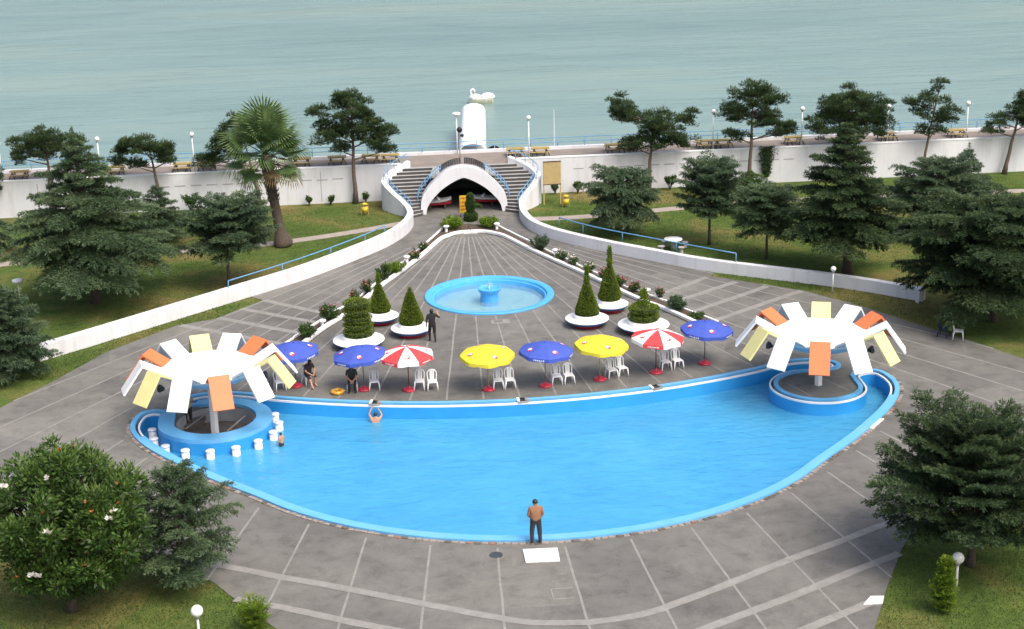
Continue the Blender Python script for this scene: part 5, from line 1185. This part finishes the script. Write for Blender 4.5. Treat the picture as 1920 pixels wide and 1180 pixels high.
blob('breast', (0.55, 0, 0.56), (0.58, 0.5, 0.30), t); blob('wing', (-0.62, 0.26, 0.58), (0.62, 0.24, 0.30), t); blob('wing', (-0.62, -0.26, 0.58), (0.62, 0.24, 0.30), t); MB().box((0, 0, 0.46), (1.7, 0.95, 0.12)).build('deck', WHITE, t, bevel=0.04); MB().box((-0.05, 0, 0.56), (0.14, 0.6, 0.10)).build('seat', REDB, t, bevel=0.03)
MB().tube([tuple(p) for p in catmull([(0.82, 0, 0.72), (0.96, 0, 0.95), (0.94, 0, 1.18), (0.80, 0, 1.30), (0.66, 0, 1.22), (0.60, 0, 1.06)], 4)], [0.12]*5+[0.08]*10+[0.09]*5+[0.06], 10).build('neck', WHITE, t, True)
MB().tube([(0.60, 0, 1.08), (0.57, 0, 0.95)], [0.06, 0.015], 8).build('beak', ORANGE, t)

# ------------------------------------------------------------------ people
def person(label, loc, rz, J, mats, bones=None, scale=1.0, hair=True, cat='person'):
    """J: joint -> (x, y, z, r). Facing +Y. mats: body part -> material index list [skin, top, bottom, shoes]"""
    t = thing('person', label, cat, loc, rz)
    E_ = [('pelvis', 'spine', 1), ('spine', 'chest', 1), ('chest', 'neck', 1), ('neck', 'jaw', 0), ('jaw', 'head', 0)]
    for s in 'lr':
        E_ += [('chest', 'sh'+s, 1), ('sh'+s, 'el'+s, 'arm'), ('el'+s, 'wr'+s, 0), ('wr'+s, 'ha'+s, 0), ('pelvis', 'hi'+s, 2), ('hi'+s, 'kn'+s, 2), ('kn'+s, 'an'+s, 'shin'), ('an'+s, 'to'+s, 3)]
    E_ = [e for e in E_ if e[0] in J and e[1] in J]
    names = list(J); ix = {k: i for i, k in enumerate(names)}
    me = bpy.data.meshes.new('tmp'); me.from_pydata([J[k][:3] for k in names], [(ix[a], ix[b]) for a, b, _ in E_], [])
    o = bpy.data.objects.new('tmp', me); COL.objects.link(o)
    sk = o.modifiers.new('skin', 'SKIN'); sk.use_smooth_shade = True
    for i, k in enumerate(names):
        sv = me.skin_vertices[0].data[i]; r_ = J[k][3]; sv.radius = r_ if hasattr(r_, '__len__') else (r_, r_); sv.use_root = (k == 'pelvis')
    sb = o.modifiers.new('sub', 'SUBSURF'); sb.levels = 2; sb.render_levels = 2
    dg = bpy.context.evaluated_depsgraph_get(); body = bpy.data.meshes.new_from_object(o.evaluated_get(dg)); bpy.data.objects.remove(o); body.name = 'body'
    # fingers: five bent tapering chains per hand
    bm = bmesh.new(); bm.from_mesh(body)
    fb = MB()
    for s, sg in (('l', -1), ('r', 1)):
        if 'ha'+s not in J: continue
        h = Vector(J['ha'+s][:3]); w = Vector(J['wr'+s][:3]); d = (h-w).normalized(); sd = d.cross(Vector((0, 1, 0.2)))
        sd = sd.normalized() if sd.length > 1e-3 else Vector((1, 0, 0)); nn = d.cross(sd)
        for k, ln in enumerate((0.07, 0.08, 0.075, 0.06)):
            p = h-d*0.01+sd*(k-1.5)*0.02; fb.tube([p, p+d*ln*0.55, p+d*ln*0.9+nn*0.02], [0.010, 0.009, 0.006], 6)
        p = w.lerp(h, 0.5)+sd*-0.035; fb.tube([p, p-sd*0.02+d*0.03, p-sd*0.015+d*0.06+nn*0.01], [0.012, 0.010, 0.007], 6)
    if fb.v:
        vv = [bm.verts.new(p) for p in fb.v]
        for f_ in fb.f:
            try: bm.faces.new([vv[i] for i in f_])
            except ValueError: pass
    # face: nose and ears
    if 'head' in J:
        h = Vector(J['jaw'][:3]).lerp(Vector(J['head'][:3]), 0.45); r_ = J['head'][3]; r_ = r_[0] if hasattr(r_, '__len__') else r_
        q = MB().box(h+Vector((0, r_*1.02, -0.005)), (0.022, 0.03, 0.035)).box(h+Vector((r_*0.98, 0, 0)), (0.02, 0.03, 0.05)).box(h+Vector((-r_*0.98, 0, 0)), (0.02, 0.03, 0.05))
        vv = [bm.verts.new(p) for p in q.v]
        for f_ in q.f: bm.faces.new([vv[i] for i in f_])
    bm.to_mesh(body); bm.free()
    for mt in mats['list']: body.materials.append(mt)
    def seg(p, a, b):
        ab = b-a; tt = max(0, min(1, (p-a).dot(ab)/max(1e-9, ab.length_squared))); return (p-a-ab*tt).length, tt
    for pl_ in body.polygons:
        c = pl_.center; best = 9; code = 0; bt = 0
        for a, b, k in E_:
            ra = J[a][3]; ra = ra[0] if hasattr(ra, '__len__') else ra
            dd, tt = seg(c, Vector(J[a][:3]), Vector(J[b][:3])); dd -= ra*0.6
            if dd < best: best, code, bt = dd, k, tt
        if code == 'arm': code = 1 if bt < mats.get('sleeve', 0.75) else 0
        if code == 'shin': code = 2 if mats.get('long', True) else 0
        pl_.material_index = code; pl_.use_smooth = True
    put('body', body, t)
    if hair and 'head' in J:
        hd = Vector(J['head'][:3]); jw = Vector(J['jaw'][:3]); r_ = J['head'][3]; r_ = r_[0] if hasattr(r_, '__len__') else r_
        mb = MB(); prof = [(r_*1.12*math.sin(a), r_*1.25*math.cos(a)) for a in [0.02, 0.4, 0.8, 1.2, 1.6, 1.85]]
        mb.lathe(prof, 16); hh = mb.build('hair', HAIR, t, True, jw.lerp(hd, 0.62)+Vector((0, -0.014, 0))); ax_ = (hd-jw).normalized(); hh.rotation_euler = Vector((0, 0, 1)).rotation_difference(ax_).to_euler(); hh.rotation_euler.x += R(10)
    t.scale = (scale,)*3
    return t
def stand(**k):
    J = dict(pelvis=(0, 0, .95, (.17, .125)), spine=(0, 0, 1.14, (.165, .12)), chest=(0, 0, 1.32, (.18, .12)), neck=(0, 0, 1.48, .06), jaw=(0, .025, 1.55, .075), head=(0, .03, 1.66, .088),
             shl=(-.20, 0, 1.41, .075), ell=(-.27, -.02, 1.13, .052), wrl=(-.26, .10, .90, .036), hal=(-.25, .14, .82, .036), shr=(.20, 0, 1.41, .075), elr=(.27, -.02, 1.13, .052), wrr=(.26, .10, .90, .036), har=(.25, .14, .82, .036),
             hil=(-.10, 0, .88, .115), knl=(-.115, .02, .48, .075), anl=(-.12, -.02, .09, .05), tol=(-.14, .14, .035, .04), hir=(.10, 0, .88, .115), knr=(.115, .02, .48, .075), anr=(.12, -.02, .09, .05), tor=(.14, .14, .035, .04))
    J.update(k); return J
person('man in a brown shirt and dark trousers standing at the near pool edge', (-1.0, -29.32, 0.03), 0.05, stand(jaw=(0, .05, 1.545, .078), head=(0, .085, 1.645, .09), wrl=(-.18, .17, .98, .038), hal=(-.10, .22, .93, .036), wrr=(.18, .17, .98, .038), har=(.10, .22, .93, .036), knl=(-.14, .02, .48, .092), knr=(.14, .02, .48, .092), anl=(-.15, -.02, .09, .065), anr=(.15, -.02, .09, .065), pelvis=(0, 0, .95, (.21, .16)), spine=(0, 0.01, 1.14, (.205, .17)), chest=(0, 0, 1.32, (.20, .14))), dict(list=[SKIN, SHB, TRD, BARK], sleeve=0.95))
person('man dressed all in black walking past the left cone topiary', (-3.48, -6.4, 0.0), 0.15, stand(elr=(.40, .06, 1.22, .05), wrr=(.33, .22, 1.42, .036), har=(.27, .26, 1.48, .036), knl=(-.11, .12, .49, .075), anl=(-.12, .10, .09, .05), tol=(-.13, .26, .035, .04), anr=(.12, -.16, .12, .05), tor=(.13, -.02, .035, .04)), dict(list=[SKIN, SHK, SHK, BLACK], sleeve=1.1))
def sit(**k):
    J = dict(pelvis=(0, 0, .55, (.17, .14)), spine=(0, .05, .74, (.16, .12)), chest=(0, .12, .92, (.17, .12)), neck=(0, .18, 1.06, .058), jaw=(0, .23, 1.11, .072), head=(0, .27, 1.21, .086),
             shl=(-.19, .13, .99, .07), ell=(-.24, .22, .74, .05), wrl=(-.08, .42, .62, .035), hal=(-.03, .47, .57, .034), shr=(.19, .13, .99, .07), elr=(.24, .22, .74, .05), wrr=(.08, .42, .62, .035), har=(.03, .47, .57, .034),
             hil=(-.1, .03, .53, .105), knl=(-.15, .42, .48, .072), anl=(-.13, .40, .09, .048), tol=(-.15, .54, .035, .04), hir=(.1, .03, .53, .105), knr=(.15, .42, .48, .072), anr=(.13, .40, .09, .048), tor=(.15, .54, .035, .04))
    J.update(k); return J
person('person in a charcoal top and black trousers sitting bent forward beside the swim ring', (-7.48, -12.52, 0.0), PI, sit(), dict(list=[SKIN, SHG, SHK, BLACK], sleeve=0.8))
person('person in dark shorts sitting under the leftmost blue umbrella', (-9.5, -11.45, 0.0), PI+0.55, sit(anr=(.2, .72, .12, .045), tor=(.22, .84, .05, .04), knr=(.17, .45, .46, .068)), dict(list=[SKIN, SHM, TRD, SKIN], sleeve=0.7, long=False))
person('person in a beige shirt standing inside the left pool bar', (-14.72, -14.35, -0.62), 0.4, stand(elr=(.32, .10, 1.15, .052), wrr=(.22, .30, 1.08, .036), har=(.18, .37, 1.06, .034)), dict(list=[SKIN, SHT, TRD, BLACK], sleeve=0.8), scale=0.95)
person('child with bare back wading near the pool bar stools', (-10.55, -17.25, -1.05), 0.9, stand(wrl=(-.22, .26, 1.0, .034), hal=(-.2, .33, .98, .032), wrr=(.22, .26, 1.0, .034), har=(.2, .33, .98, .032)), dict(list=[SKIN, SKIN, TRD, SKIN], long=False), scale=0.62)
person('swimmer with raised arms standing in the pool at the back wall', (-6.5, -15.12, -1.74), 0.0, stand(ell=(-.30, .10, 1.62, .05), wrl=(-.18, .20, 1.84, .036), hal=(-.12, .24, 1.90, .034), elr=(.32, .08, 1.55, .05), wrr=(.2, .2, 1.76, .036), har=(.14, .25, 1.80, .034)), dict(list=[SKIN, SKIN, TRD, SKIN], long=False), scale=0.92)

# short rough grass along the visible lawn edges (nobody could count the blades)
def grass():
    P = []
    zones = [((-22.5, -9, -19, -4.5), 2500), ((-20, -5, -13.5, 1.5), 5000), ((13.0, -1, 18.5, 2.6), 3500), ((17, -10, 23, -1), 5000), ((-20, -36, -9.5, -28.5), 14000), ((9, -38, 18, -28), 14000), ((-26, -4, -5, 22.5), 30000), ((5, 2, 38, 22.5), 32000)]
    for (x0, y0, x1, y1), n in zones:
        q = np.stack([rng.uniform(x0, x1, n), rng.uniform(y0, y1, n)], 1)
        yl = np.interp(q[:, 0], [p.x for p in pl], [p.y for p in pl]); yr = np.interp(q[:, 0], [p.x for p in pr], [p.y for p in pr]); yp = np.where(q[:, 0] < 0, yl, yr)
        k = np.array([not inside(a, b, PO) for a, b in q]) & (np.abs(q[:, 1]-yp-0.03) > 0.55); P.append(q[k])
    q = np.concatenate(P); n = len(q); c = np.concatenate([q, np.full((n, 1), -0.025)], 1)
    d = unit(n); d[:, 2] = np.abs(d[:, 2])+0.9
    me = leaf_mesh('grass', c, d, unit(n), rng.uniform(.04, .10, n), rng.uniform(.02, .04, n), GRASSB, rng.beta(2, 2, n)); tag(put('grass', me), 'short rough grass on the lawns', 'grass', kind='stuff')
grass()
